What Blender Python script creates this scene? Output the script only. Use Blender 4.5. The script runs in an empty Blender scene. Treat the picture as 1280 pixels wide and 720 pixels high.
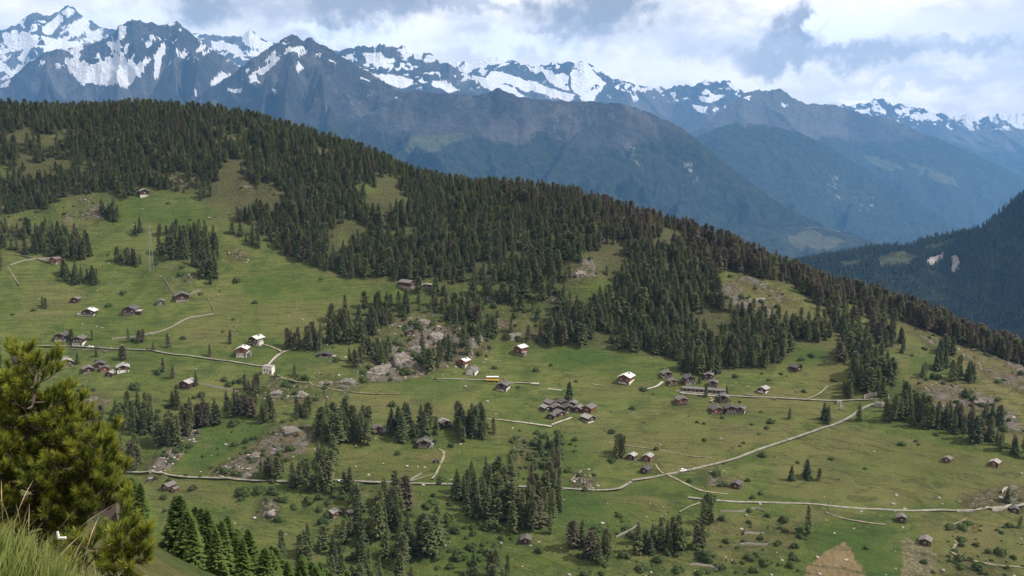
import bpy, math, random
import numpy as np

# ------------------------------------------------------------------ camera, sky, sun, exposure
scene = bpy.context.scene
COL = scene.collection
F = 1230.0                                   # focal length in photo pixels (1280 wide)
PITCH = math.atan(190.0 / F)                 # eye level lies at photo row 170
cam_data = bpy.data.cameras.new("camera")
cam_data.sensor_width = 36.0
cam_data.lens = 36.0 * F / 1280.0
cam_data.clip_start = 0.1
cam_data.clip_end = 200000.0
cam = bpy.data.objects.new("camera", cam_data)
cam.rotation_euler = (math.pi / 2 - PITCH, 0, 0)
COL.objects.link(cam)
scene.camera = cam

SUN_EL, SUN_AZ = 50.0, 101.0                  # azimuth clockwise from +Y (view direction)
SUN_STRENGTH = 5.0
HAZE = 2.5e-5
sd = bpy.data.lights.new("sun", 'SUN')
sd.energy = SUN_STRENGTH
sd.angle = math.radians(0.5)
sd.color = (1.0, 0.955, 0.88)
sun = bpy.data.objects.new("sun", sd)
sun.rotation_euler = (math.radians(90 - SUN_EL), 0, math.radians(180 - SUN_AZ) )
COL.objects.link(sun)

scene.view_settings.view_transform = 'Standard'
scene.view_settings.look = 'None'
scene.view_settings.exposure = 0.46
scene.view_settings.gamma = 1.0
scene.view_settings.use_curve_mapping = False
scene.cycles.use_denoising = True
scene.cycles.volume_bounces = 0
scene.cycles.max_bounces = 5
scene.cycles.diffuse_bounces = 2
scene.cycles.transparent_max_bounces = 6

CP, SP = math.cos(PITCH), math.sin(PITCH)
def ray(x, y):
    """direction of photo pixel (x, y), scaled so that its horizontal depth is 1"""
    a, b = (x - 640.0) / F, (360.0 - y) / F
    dy, dz = CP + b * SP, -SP + b * CP
    return np.array([a / dy, 1.0, dz / dy])
def project(X, Y, Z):
    cy, cz = Y * SP + Z * CP, Y * CP - Z * SP
    cz = np.maximum(cz, 0.05)
    return 640.0 + F * X / cz, 360.0 - F * cy / cz

class NT:
    """small node-tree helper"""
    def __init__(self, tree):
        self.t = tree; tree.nodes.clear()
    def n(self, kind, ins=None, **props):
        nd = self.t.nodes.new(kind)
        for k, v in props.items(): setattr(nd, k, v)
        for k, v in (ins or {}).items():
            s = nd.inputs[k]
            if isinstance(v, bpy.types.NodeSocket): self.t.links.new(v, s)
            else: s.default_value = v
        return nd
    def math(self, op, a, b=0.0, c=0.0, clamp=False):
        return self.n('ShaderNodeMath', {0: a, 1: b, 2: c}, operation=op, use_clamp=clamp).outputs[0]
    def vmath(self, op, a, b=(0, 0, 0)):
        nd = self.n('ShaderNodeVectorMath', {0: a, 1: b}, operation=op)
        return nd.outputs['Value'] if op in ('LENGTH', 'DOT_PRODUCT', 'DISTANCE') else nd.outputs['Vector']
    def mix(self, f, a, b, blend='MIX'):
        nd = self.n('ShaderNodeMix', data_type='RGBA', blend_type=blend)
        for s, v in ((nd.inputs[0], f), (nd.inputs[6], a), (nd.inputs[7], b)):
            if isinstance(v, bpy.types.NodeSocket): self.t.links.new(v, s)
            else: s.default_value = (tuple(v) + (1.0,))[:4] if isinstance(v, (tuple, list)) else v
        return nd.outputs[2]
    def noise(self, vec, scale, detail=4.0, rough=0.55, dist=0.0):
        return self.n('ShaderNodeTexNoise', {'Vector': vec, 'Scale': scale, 'Detail': detail, 'Roughness': rough, 'Distortion': dist})
    def ramp(self, f, lo, hi):
        nd = self.n('ShaderNodeMapRange', {0: f, 1: lo, 2: hi, 3: 0.0, 4: 1.0}, interpolation_type='SMOOTHSTEP')
        return nd.outputs[0]

# ---- world: Nishita sky behind a high, broken cloud deck
world = bpy.data.worlds.new("World"); scene.world = world; world.use_nodes = True
W = NT(world.node_tree)
sky = W.n('ShaderNodeTexSky', sky_type='NISHITA', sun_disc=False, sun_elevation=math.radians(SUN_EL),
          sun_rotation=math.radians(SUN_AZ), altitude=1900.0)
tc = W.n('ShaderNodeTexCoord').outputs['Generated']
sep = W.n('ShaderNodeSeparateXYZ', {0: tc})
dx, dy, dz = sep.outputs
hz_ = W.math('ADD', W.math('MAXIMUM', dz, 0.0), 0.10)
deck = W.n('ShaderNodeCombineXYZ', {0: W.math('DIVIDE', dx, hz_), 1: W.math('DIVIDE', dy, hz_), 2: 0.0}).outputs[0]
puff = W.vmath('MULTIPLY', tc, (1.0, 1.0, 2.3))
n1 = W.noise(puff, 4.2, 7.0, 0.6, 0.3).outputs[0]
n2 = W.noise(puff, 11.0, 7.0, 0.62, 0.2).outputs[0]
ysafe = W.math('MAXIMUM', dy, 0.02)
ae = W.n('ShaderNodeCombineXYZ', {0: W.math('DIVIDE', dx, ysafe), 1: W.math('DIVIDE', dz, ysafe), 2: 0.0}).outputs[0]
wob = W.noise(ae, 11.0, 7.0, 0.62)
wobv = W.vmath('SUBTRACT', wob.outputs[1], (0.5, 0.5, 0.5))
wob2 = W.noise(ae, 45.0, 4.0, 0.6)
wobv2 = W.vmath('SUBTRACT', wob2.outputs[1], (0.5, 0.5, 0.5))
aw = W.vmath('ADD', ae, W.vmath('ADD', W.vmath('MULTIPLY', wobv, (0.17, 0.085, 0)), W.vmath('MULTIPLY', wobv2, (0.07, 0.042, 0))))
def cloud(px, py, rx, ry, inner=0.25, outer=1.0):
    d = ray(px, py)
    v = W.vmath('MULTIPLY', W.vmath('SUBTRACT', aw, (d[0], d[2], 0)), (F / rx, F / ry, 0))
    return W.ramp(W.vmath('LENGTH', v), outer, inner)
white, grey, lav = (1.0, 0.895, 0.795), (0.19, 0.17, 0.165), (0.62, 0.62, 0.73)
c = W.mix(W.ramp(n1, 0.38, 0.62), (0.66, 0.60, 0.555), white)
c = W.mix(W.math('MULTIPLY', W.ramp(n2, 0.42, 0.68), 0.7), c, (0.47, 0.43, 0.42))
for px, py, rx, ry, col, s in (
        (1180, 30, 240, 34, (0.74, 0.71, 0.76), 0.6), (860, 90, 220, 30, white, 0.75), (420, 45, 150, 14, (0.9, 0.89, 0.9), 0.8),
        (640, 60, 110, 22, (0.92, 0.9, 0.91), 0.8), (160, 25, 110, 22, (0.80, 0.79, 0.83), 0.7),
        (560, 6, 130, 15, (0.36, 0.33, 0.33), 0.8), (450, 8, 110, 44, grey, 0.85), (262, 2, 90, 34, grey, 0.8), (345, 12, 50, 20, (0.36, .33, .33), .7),
        (742, 12, 100, 58, grey, 0.92), (700, 36, 50, 16, (.36, .33, .34), 0.6), (1060, 40, 60, 34, (0.9, 0.88, 0.9), 0.9), (1000, 34, 58, 46, (0.27, 0.24, 0.245), 0.95),
        (985, 74, 105, 24, (0.33, 0.30, 0.30), 0.9), (1100, 74, 105, 22, (0.35, 0.32, 0.32), 0.85), (1215, 60, 130, 15, (0.44, 0.405, 0.41), 0.85),
        (1030, 30, 24, 24, (0.93, .91, .92), .9), (1160, 104, 190, 14, (0.58, 0.54, 0.55), 0.7), (1030, 120, 120, 8, (.64, .65, .75), .5)):
    c = W.mix(W.math('MULTIPLY', cloud(px, py, rx, ry), s), c, col)
c = W.mix(W.math('MULTIPLY', W.ramp(W.noise(deck, 0.55, 3.0).outputs[0], 0.62, 0.78), 0.35), c, (0.34, 0.44, 0.70))  # blue gaps, high up
skyc = W.mix(0.06, c, W.mix(1.0, sky.outputs[0], (0.10, 0.10, 0.10), 'MULTIPLY'))
bg_cloud = W.n('ShaderNodeBackground', {'Color': c, 'Strength': 1.36})
bg_sky = W.n('ShaderNodeBackground', {'Color': sky.outputs[0], 'Strength': 0.08})
mixs = W.n('ShaderNodeMixShader', {0: 0.93, 1: bg_sky.outputs[0], 2: bg_cloud.outputs[0]})
W.n('ShaderNodeOutputWorld', {'Surface': mixs.outputs[0]})

# ------------------------------------------------------------------ helpers
def smooth(a, b, x):
    t = np.clip((x - a) / (b - a), 0, 1); return t * t * (3 - 2 * t)
_lat = {}
def vnoise(x, y, seed=0):
    if seed not in _lat: _lat[seed] = np.random.RandomState(seed).rand(256, 256)
    L = _lat[seed]
    xi, yi = np.floor(x).astype(int), np.floor(y).astype(int)
    fx, fy = x - xi, y - yi
    fx, fy = fx * fx * fx * (fx * (fx * 6 - 15) + 10), fy * fy * fy * (fy * (fy * 6 - 15) + 10)
    g = lambda i, j: L[(xi + i) & 255, (yi + j) & 255]
    return (g(0, 0) * (1 - fx) + g(1, 0) * fx) * (1 - fy) + (g(0, 1) * (1 - fx) + g(1, 1) * fx) * fy
def fbm(x, y, seed=0, octs=5, gain=0.5, ridged=False):
    s, a, tot = 0, 1.0, 0
    for o in range(octs):
        v = vnoise(x * 2.03 ** o + 17.3 * o, y * 2.03 ** o + 9.1 * o, seed + o)
        if ridged: v = 1 - np.abs(2 * v - 1)
        s = s + a * v; tot += a; a *= gain
    return s / tot
def inpoly(u, v, poly):
    r = np.zeros(np.shape(u), bool); n = len(poly)
    for i in range(n):
        (x1, y1), (x2, y2) = poly[i], poly[(i + 1) % n]
        if y1 == y2: continue
        r ^= ((y1 > v) != (y2 > v)) & (u < (x2 - x1) * (v - y1) / (y2 - y1) + x1)
    return r

def tag(o, label=None, cat=None, group=None, kind=None):
    if label: o["label"] = label
    if cat: o["category"] = cat
    if group: o["group"] = group
    if kind: o["kind"] = kind
    return o
def mesh(name, V, faces, mats=None, smooth_=False, mat_idx=None):
    me = bpy.data.meshes.new(name)
    V = np.asarray(V, dtype=np.float32).reshape(-1, 3)
    if isinstance(faces, np.ndarray):
        k = faces.shape[1]; nf = len(faces)
        me.vertices.add(len(V)); me.vertices.foreach_set("co", V.ravel())
        me.loops.add(nf * k); me.loops.foreach_set("vertex_index", faces.astype(np.int32).ravel())
        me.polygons.add(nf); me.polygons.foreach_set("loop_start", np.arange(nf, dtype=np.int32) * k)
        me.update(calc_edges=True)
    else:
        me.from_pydata(V.tolist(), [], faces)
    for m in (mats if isinstance(mats, (list, tuple)) else [mats]):
        if m: me.materials.append(m)
    if mat_idx is not None: me.polygons.foreach_set("material_index", np.asarray(mat_idx, dtype=np.int32))
    if smooth_: me.polygons.foreach_set("use_smooth", np.ones(len(me.polygons), bool))
    me.update()
    return me
def attr(me, name, arr):
    a = me.attributes.new(name, 'FLOAT_COLOR', 'POINT')
    full = np.zeros((len(me.vertices), 4), np.float32); full[:, :arr.shape[1]] = arr; full[:, 3] = 1
    a.data.foreach_set("color", full.ravel())
def obj(name, me, parent=None, loc=None, rz=None):
    o = bpy.data.objects.new(name, me); COL.objects.link(o)
    if parent: o.parent = parent
    if loc is not None: o.location = loc
    if rz is not None: o.rotation_euler = (0, 0, rz)
    return o
def empty(name, loc, rz=0.0, s=1.0):
    o = bpy.data.objects.new(name, None); COL.objects.link(o)
    o.location = loc; o.rotation_euler = (0, 0, rz); o.scale = (s, s, s); o.empty_display_size = 0.3
    return o
def grid_faces(nr, nc):
    i = np.arange(nr * nc).reshape(nr, nc)
    return np.stack([i[:-1, :-1].ravel(), i[:-1, 1:].ravel(), i[1:, 1:].ravel(), i[1:, :-1].ravel()], 1)
BOXF = [(0, 3, 2, 1), (4, 5, 6, 7), (0, 1, 5, 4), (1, 2, 6, 5), (2, 3, 7, 6), (3, 0, 4, 7)]
class MB:
    """collects simple solids into one mesh"""
    def __init__(self): self.v, self.f = [], []
    def hexa(self, p):
        b = len(self.v); self.v += [tuple(q) for q in p]; self.f += [tuple(b + k for k in q) for q in BOXF]; return self
    def box(self, x0, x1, y0, y1, z0, z1):
        return self.hexa([(x0, y0, z0), (x1, y0, z0), (x1, y1, z0), (x0, y1, z0), (x0, y0, z1), (x1, y0, z1), (x1, y1, z1), (x0, y1, z1)])
    def tube(self, pts, rad, k=6):
        b = len(self.v); pts = [np.array(p, float) for p in pts]
        for i, p in enumerate(pts):
            d = pts[min(i + 1, len(pts) - 1)] - pts[max(i - 1, 0)]; d /= np.linalg.norm(d) + 1e-9
            a = np.cross(d, (0, 0, 1) if abs(d[2]) < .9 else (1, 0, 0)); a /= np.linalg.norm(a); c_ = np.cross(d, a)
            r = rad[i] if isinstance(rad, (list, tuple, np.ndarray)) else rad
            for j in range(k):
                t = 2 * math.pi * j / k; self.v.append(tuple(p + r * (math.cos(t) * a + math.sin(t) * c_)))
        for i in range(len(pts) - 1):
            for j in range(k):
                self.f.append((b + i * k + j, b + i * k + (j + 1) % k, b + (i + 1) * k + (j + 1) % k, b + (i + 1) * k + j))
        self.f.append(tuple(b + j for j in range(k))[::-1]); self.f.append(tuple(b + (len(pts) - 1) * k + j for j in range(k)))
        return self
    def poly(self, pts, f):
        b = len(self.v); self.v += [tuple(p) for p in pts]; self.f += [tuple(b + k for k in q) for q in f]; return self
    def me(self, name, mat, smooth_=False): return mesh(name, self.v, self.f, mat, smooth_)
    def build(self, name, mat, parent=None, smooth_=False): return obj(name, self.me(name, mat, smooth_), parent)

# ------------------------------------------------------------------ materials
def material(name, rough=0.85):
    m = bpy.data.materials.new(name); m.use_nodes = True
    N = NT(m.node_tree)
    return m, N
def finish(N, col, rough=0.85, bump=None, bstr=0.3, bdist=0.1, spec=0.25, trans=None):
    b = N.n('ShaderNodeBsdfPrincipled', {'Roughness': rough, 'Specular IOR Level': spec})
    if isinstance(col, bpy.types.NodeSocket): N.t.links.new(col, b.inputs['Base Color'])
    else: b.inputs['Base Color'].default_value = tuple(col) + (1.0,)
    if bump is not None:
        bn = N.n('ShaderNodeBump', {'Height': bump, 'Strength': bstr, 'Distance': bdist})
        N.t.links.new(bn.outputs[0], b.inputs['Normal'])
    out = b.outputs[0]
    if trans is not None:
        t = N.n('ShaderNodeBsdfTranslucent', {'Color': col if isinstance(col, bpy.types.NodeSocket) else tuple(col) + (1.0,)})
        out = N.n('ShaderNodeMixShader', {0: trans, 1: out, 2: t.outputs[0]}).outputs[0]
    N.n('ShaderNodeOutputMaterial', {'Surface': out})
def plain(name, c1, c2, scale=3.0, rough=0.85, bump=0.15, spec=0.25, coord='Object', stretch=(1, 1, 1), metal=None):
    m, N = material(name)
    p = N.n('ShaderNodeTexCoord').outputs[coord]
    p = N.vmath('MULTIPLY', p, stretch)
    nz = N.noise(p, scale, 5.0, 0.6)
    rnd = N.n('ShaderNodeObjectInfo').outputs['Random']
    col = N.mix(N.ramp(nz.outputs[0], 0.3, 0.7), c1, c2)
    col = N.mix(1.0, col, N.n('ShaderNodeCombineColor', {0: N.math('MULTIPLY_ADD', rnd, 0.35, 0.82), 1: N.math('MULTIPLY_ADD', rnd, 0.35, 0.82), 2: N.math('MULTIPLY_ADD', rnd, 0.35, 0.82)}).outputs[0], 'MULTIPLY')
    finish(N, col, rough, nz.outputs[0], bump, 0.05, spec)
    return m
M = {}
M['wood'] = plain('dark_larch_timber', (0.030, 0.017, 0.012), (0.075, 0.042, 0.028), 2.0, stretch=(1, 1, 9))
M['wood_red'] = plain('reddish_timber', (0.075, 0.028, 0.018), (0.15, 0.055, 0.035), 2.0, stretch=(1, 1, 9))
M['wood_grey'] = plain('weathered_timber', (0.07, 0.055, 0.045), (0.14, 0.115, 0.095), 2.0, stretch=(1, 1, 9))
M['white'] = plain('white_render', (0.42, 0.40, 0.36), (0.56, 0.54, 0.50), 0.7, bump=0.05)
M['stone'] = plain('stone_masonry', (0.11, 0.10, 0.085), (0.26, 0.24, 0.21), 2.2, bump=0.5)
M['roof_light'] = plain('pale_stone_slab_roof', (0.15, 0.142, 0.135), (0.26, 0.248, 0.235), 1.6, bump=0.4, rough=0.7)
M['roof_white'] = plain('pale_tin_roof', (0.36, 0.35, 0.34), (0.50, 0.49, 0.47), 1.6, bump=0.3, rough=0.6)  # the palest roofs, by their own colour
M['roof_mid'] = plain('grey_stone_slab_roof', (0.066, 0.060, 0.056), (0.130, 0.117, 0.108), 1.6, bump=0.4, rough=0.75)
M['roof_dark'] = plain('dark_slate_roof', (0.040, 0.036, 0.037), (0.075, 0.068, 0.068), 1.6, bump=0.4, rough=0.75)
M['glass'] = plain('window_glass', (0.02, 0.025, 0.03), (0.035, 0.04, 0.05), 1.0, rough=0.12, bump=0.0, spec=0.5)
M['frame'] = plain('white_frame', (0.60, 0.58, 0.54), (0.7, 0.68, 0.64), 1.0, bump=0.0)
M['bark'] = plain('conifer_bark', (0.045, 0.034, 0.027), (0.12, 0.095, 0.08), 6.0, bump=0.6, stretch=(1, 1, .25))
M['road'] = plain('pale_gravelly_asphalt', (0.12, 0.112, 0.088), (0.235, 0.218, 0.18), 0.35, coord='Object', bump=0.05)
M['path'] = plain('dusty_track', (0.085, 0.085, 0.042), (0.21, 0.185, 0.12), 0.3, coord='Object', bump=0.1)
M['gravel'] = plain('pale_gravel', (0.17, 0.155, 0.125), (0.32, 0.295, 0.25), 0.5, coord='Object', bump=0.1)
M['rock'] = plain('pale_gneiss', (0.13, 0.11, 0.10), (0.40, 0.36, 0.33), 1.3, bump=0.6)
M['crag'] = plain('lichened_crag', (0.055, 0.048, 0.038), (0.185, 0.165, 0.145), 11.0, bump=1.0)
M['drystone'] = plain('dry_stone', (0.07, 0.06, 0.05), (0.22, 0.20, 0.175), 2.5, bump=0.7)
M['yellow'] = plain('yellow_paint', (0.72, 0.42, 0.03), (0.78, 0.47, 0.04), 1.0, rough=0.35, bump=0.0, spec=0.5)
M['carwhite'] = plain('white_paint', (0.7, 0.7, 0.7), (0.76, 0.76, 0.76), 1.0, rough=0.3, bump=0.0, spec=0.5)
M['rubber'] = plain('black_rubber', (0.015, 0.015, 0.015), (0.03, 0.03, 0.03), 4.0)
M['steel'] = plain('galvanised_steel', (0.14, 0.145, 0.15), (0.24, 0.245, 0.25), 2.0, rough=0.5)

def leafmat(name, c1, c2, trans=0.25, vary=0.5):
    m, N = material(name)
    oi = N.n('ShaderNodeObjectInfo')
    p = N.n('ShaderNodeTexCoord').outputs['Object']
    nz = N.noise(p, 7.0, 3.0, 0.6).outputs[0]
    f = N.math('ADD', N.math('MULTIPLY', oi.outputs['Random'], vary), N.math('MULTIPLY_ADD', nz, 1.0, -0.25 - vary * .25), clamp=True)
    finish(N, N.mix(f, c1, c2), 0.8, trans=trans, spec=0.15)
    return m
M['l_green'] = leafmat('larch_needles_green', (0.062, 0.076, 0.028), (0.122, 0.134, 0.052))
M['l_brown'] = leafmat('larch_needles_brown', (0.066, 0.060, 0.036), (0.118, 0.098, 0.060))
M['l_olive'] = leafmat('larch_needles_olive', (0.062, 0.076, 0.030), (0.112, 0.120, 0.052))
M['spruce'] = leafmat('spruce_needles', (0.034, 0.048, 0.020), (0.072, 0.088, 0.036), 0.2)
M['l_bright'] = leafmat('young_larch_needles', (0.056, 0.095, 0.022), (0.118, 0.162, 0.040), 0.32)
M['bush'] = leafmat('alder_leaves', (0.030, 0.048, 0.014), (0.064, 0.086, 0.026), 0.2)
# ------------------------------------------------------------------ the hillside across the valley
rng = np.random.RandomState(5)
CPTS = []
def cp(y_row, *xd):
    for x, d in xd:
        r = ray(x, y_row); CPTS.append((r[0] * d, d, r[2] * d))
cp(720, (0, 500), (220, 490), (430, 475), (640, 462), (860, 452), (1070, 440), (1280, 428))
cp(600, (0, 575), (220, 570), (430, 556), (640, 548), (860, 545), (1070, 535), (1280, 520))
cp(500, (0, 665), (220, 660), (430, 655), (640, 655), (860, 652), (1070, 640), (1280, 628))
cp(430, (0, 735), (220, 740), (430, 742), (640, 742), (860, 738), (1070, 718))
cp(350, (0, 810), (220, 818), (430, 825), (640, 812), (860, 808))
cp(260, (0, 900), (220, 905), (430, 905))
SKY = [(-200, 165, 1120), (0, 137, 1100), (100, 139, 1090), (200, 134, 1085), (300, 148, 1060), (400, 176, 1030), (480, 204, 1005), (540, 230, 985), (640, 241, 955),
       (740, 258, 930), (830, 283, 905), (900, 309, 885), (1000, 350, 860), (1100, 385, 835), (1200, 424, 810), (1290, 455, 795), (1480, 520, 770)]
for x, y, d in SKY:
    r = ray(x, y); X, Y, Z = r * d
    CPTS.append((X, Y, Z))
    for e, dz_ in ((110, 0.30), (330, 0.52), (700, 0.62)):
        k = (d + e) / d; CPTS.append((X * k, Y * k, min(Z, Z * k) - dz_ * e))
for X in (-420, -200, 0, 200, 420):
    CPTS.append((X, 330, -232 + 0 * X)); CPTS.append((X, 220, -258))
CPTS = np.array(CPTS)
def tps(r2): return 0.5 * r2 * np.log(r2 + 1e-6)
S_ = 1000.0
P_ = CPTS[:, :2] / S_
n_ = len(P_)
K_ = tps(((P_[:, None] - P_[None]) ** 2).sum(-1)) + np.eye(n_) * 2e-4
A_ = np.zeros((n_ + 3, n_ + 3)); A_[:n_, :n_] = K_; A_[:n_, n_] = 1; A_[:n_, n_ + 1:] = P_; A_[n_, :n_] = 1; A_[n_ + 1:, :n_] = P_.T
w_ = np.linalg.solve(A_, np.concatenate([CPTS[:, 2], [0, 0, 0]]))
def tps_eval(X, Y):
    q = np.stack([X.ravel(), Y.ravel()], 1) / S_; out = np.empty(len(q))
    for i in range(0, len(q), 40000):
        s = q[i:i + 40000]
        r2 = (s[:, None, 0] - P_[None, :, 0]) ** 2 + (s[:, None, 1] - P_[None, :, 1]) ** 2
        out[i:i + 40000] = tps(r2) @ w_[:n_] + w_[n_] + s @ w_[n_ + 1:]
    return out.reshape(X.shape)
NC, NR = 600, 540
SV = np.linspace(-1, 1, NC); LY0, LY1 = math.log(235.0), math.log(1650.0)
YV = np.exp(np.linspace(LY0, LY1, NR))
def halfw(Y): return 0.62 * Y + 70.0
GY, GS = np.meshgrid(YV, SV, indexing='ij'); GX = GS * halfw(GY)
GZ = tps_eval(GX, GY)
GU, GV = project(GX, GY, GZ)
# rocky and lumpy ground, drawn where the photograph shows it (photo pixels -> surface points)
ROCK = [([(440, 465), (458, 432), (495, 400), (545, 388), (598, 408), (618, 438), (575, 458), (505, 474), (455, 476)], 1.0),
        ([(320, 490), (345, 470), (420, 468), (455, 478), (440, 490), (380, 505), (330, 500)], 0.85),
        ([(250, 590), (300, 565), (345, 530), (385, 530), (395, 545), (380, 570), (340, 585), (300, 600)], 0.65),
        ([(180, 590), (215, 560), (240, 535), (258, 532), (245, 555), (225, 575), (195, 600)], 1.0),
        ([(590, 430), (600, 385), (640, 362), (700, 362), (730, 395), (690, 430), (640, 425)], 0.62),
        ([(700, 345), (725, 320), (745, 322), (750, 345), (725, 360)], 0.8),
        ([(895, 350), (930, 340), (985, 355), (1030, 392), (1035, 415), (985, 410), (930, 395), (900, 375)], 0.62),
        ([(1080, 378), (1130, 378), (1200, 415), (1280, 440), (1290, 500), (1235, 470), (1180, 440), (1110, 395)], 0.78),
        ([(1140, 480), (1180, 470), (1270, 510), (1285, 545), (1200, 520), (1150, 500)], 0.65),
        ([(1020, 445), (1060, 425), (1110, 470), (1090, 500), (1060, 470)], 0.35),
        ([(40, 260), (85, 245), (130, 250), (140, 272), (110, 290), (60, 280)], 0.6),
        ([(190, 345), (215, 325), (240, 335), (245, 355), (215, 365)], 0.55), ([(285, 310), (312, 315), (315, 330), (290, 330)], 0.6),
        ([(0, 255), (40, 270), (50, 300), (0, 300)], 0.4), ([(290, 225), (345, 230), (350, 245), (300, 240)], .4),
        ([(200, 215), (255, 215), (258, 235), (215, 235)], .5), ([(45, 165), (105, 160), (105, 175), (60, 180)], .35), ([(265, 165), (310, 165), (312, 190), (270, 190)], .4),
        ([(405, 610), (450, 600), (510, 605), (480, 640), (440, 650), (400, 630)], 0.3), ([(720, 590), (745, 590), (748, 612), (722, 614)], 0.9),
        ([(640, 545), (690, 540), (690, 580), (640, 590)], 0.4), ([(870, 590), (905, 575), (920, 605), (880, 612)], 0.5), ([(325, 625), (352, 622), (352, 650), (325, 652)], .6),
        ([(1200, 625), (1262, 605), (1290, 610), (1290, 640), (1210, 640)], 0.5), ([(915, 655), (1000, 655), (1000, 690), (850, 720), (780, 705), (900, 680)], 0.22),
        ([(500, 640), (560, 640), (570, 700), (510, 690)], .25), ([(1140, 690), (1260, 690), (1290, 730), (1140, 730)], .25), ([(95, 485), (140, 480), (140, 520), (95, 520)], .4),
        ([(580, 250), (640, 260), (640, 275), (590, 270)], .0), ([(880, 300), (935, 302), (940, 318), (900, 318)], .55)]
wu = GU + 26 * (fbm(GX / 26, GY / 26, 71, 4) - .5); wv = GV + 20 * (fbm(GX / 26, GY / 26, 81, 4) - .5)
rockm = np.zeros_like(GX)
for poly, s in ROCK: rockm = np.maximum(rockm, s * inpoly(wu, wv, poly))
def blur(a, k=2):
    for _ in range(k):
        a = (np.roll(a, 1, 0) + np.roll(a, -1, 0) + 2 * a) / 4; a = (np.roll(a, 1, 1) + np.roll(a, -1, 1) + 2 * a) / 4
    return a
rsoft = blur(rockm, 8)
GZ = GZ + 9.0 * (fbm(GX / 120, GY / 120, 11, 3) - .5) + 3.2 * (fbm(GX / 34, GY / 34, 12, 3) - .5) + 0.7 * (fbm(GX / 9, GY / 9, 13, 2) - .5)
GZ += rsoft * (6.5 * (fbm(GX / 30, GY / 30, 21, 3) - .3) + 5.5 * (fbm(GX / 9, GY / 9, 22, 3, ridged=True) - .5))
for x, y, rad, h in ((520, 430, 34, 9), (360, 555, 26, 7), (725, 335, 20, 9), (950, 372, 40, 9), (385, 482, 32, 5), (95, 262, 34, 8), (215, 350, 24, 6), (1150, 395, 40, 4), (1000, 640, 30, 2)):
    r = ray(x, y); i = np.argmin(((GU - x) ** 2 + (GV - y) ** 2)); cx, cy = GX.flat[i], GY.flat[i]
    GZ += h * np.exp(-((GX - cx) ** 2 + (GY - cy) ** 2) / (rad * rad))
# faint old terraces across the meadows
tz = (GZ + 3.5 * fbm(GX / 90, GY / 90, 31, 2)) / 5.2
terr = np.abs((tz % 1.0) - .5) * 2
GZ += 0.28 * smooth(0.1, .5, fbm(GX / 70, GY / 70, 33, 3)) * (smooth(.7, 1.0, terr))
GU, GV = project(GX, GY, GZ)

def hz(X, Y):
    X = np.asarray(X, float); Y = np.asarray(Y, float)
    fr = np.clip((np.log(np.maximum(Y, 1)) - LY0) / (LY1 - LY0) * (NR - 1), 0, NR - 1.001)
    fc = np.clip((X / halfw(Y) + 1) / 2 * (NC - 1), 0, NC - 1.001)
    i, j = fr.astype(int), fc.astype(int); a, b = fr - i, fc - j
    return (GZ[i, j] * (1 - a) + GZ[i + 1, j] * a) * (1 - b) + (GZ[i, j + 1] * (1 - a) + GZ[i + 1, j + 1] * a) * b
YS = np.arange(260.0, 1400.0, 1.0)
def hit(x, y):
    """where the sight line of photo pixel (x, y) meets the hillside"""
    r = ray(x, y); d = r[2] * YS - hz(r[0] * YS, YS)
    k = np.nonzero(d < 0)[0]
    if len(k) == 0: k = [int(np.argmin(d))]
    i = k[0]
    if i == 0: Yh = YS[0]
    else:
        t = d[i - 1] / (d[i - 1] - d[i] + 1e-9); Yh = YS[i - 1] + np.clip(t, 0, 1)
    return np.array([r[0] * Yh, Yh, float(hz(r[0] * Yh, Yh))])
def slope_at(X, Y, e=3.0):
    return float((hz(X + e, Y) - hz(X - e, Y)) / (2 * e)), float((hz(X, Y + e) - hz(X, Y - e)) / (2 * e))

# colour zones (the place's own ground colours)
wu = GU + 16 * (fbm(GX / 18, GY / 18, 91, 4) - .5); wv = GV + 9 * (fbm(GX / 18, GY / 18, 95, 4) - .5)
def zone(polys):
    z = np.zeros_like(GX)
    for poly, s in polys: z = np.maximum(z, s * inpoly(wu, wv, poly))
    return z
rockm = blur(zone(ROCK), 5) * (0.45 + 1.1 * smooth(.35, .65, fbm(GX / 22, GY / 22, 301, 4)))
rockm = np.clip(rockm, 0, 1)
dry = blur(zone([([(690, 540), (820, 500), (1000, 480), (1000, 420), (1060, 425), (1070, 480), (1090, 500), (960, 545), (880, 590), (760, 585)], 0.35),
            ([(960, 570), (1050, 530), (1180, 560), (1290, 575), (1290, 625), (1100, 630), (960, 620)], 0.5),
            ([(1030, 445), (1060, 440), (1055, 470), (1010, 482)], 0.8), ([(380, 455), (430, 448), (440, 465), (400, 470)], 0.7), ([(400, 500), (470, 490), (600, 515), (600, 530), (420, 520)], 0.6),
            ([(1180, 640), (1260, 650), (1240, 690), (1190, 680)], 0.75), ([(1190, 610), (1250, 612), (1230, 630), (1190, 628)], 0.9), ([(820, 575), (890, 570), (880, 590), (830, 592)], 0.8),
            ([(880, 600), (930, 590), (930, 615), (890, 615)], .8), ([(260, 360), (310, 370), (300, 395), (270, 395)], 0.55), ([(1090, 385), (1280, 440), (1280, 560), (1140, 490)], 0.95),
            ([(860, 340), (1040, 380), (1110, 450), (1060, 440), (900, 400)], 0.6), ([(440, 500), (520, 495), (560, 510), (470, 520)], .5), ([(160, 490), (300, 480), (320, 510), (200, 530)], .25),
            ([(930, 490), (1000, 485), (1005, 500), (930, 500)], .8), ([(515, 565), (575, 560), (560, 580), (520, 580)], .7), ([(1140, 640), (1290, 640), (1290, 730), (1170, 730)], .4), ([(180, 590), (245, 590), (240, 640), (180, 640)], .3)]), 4)
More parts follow.
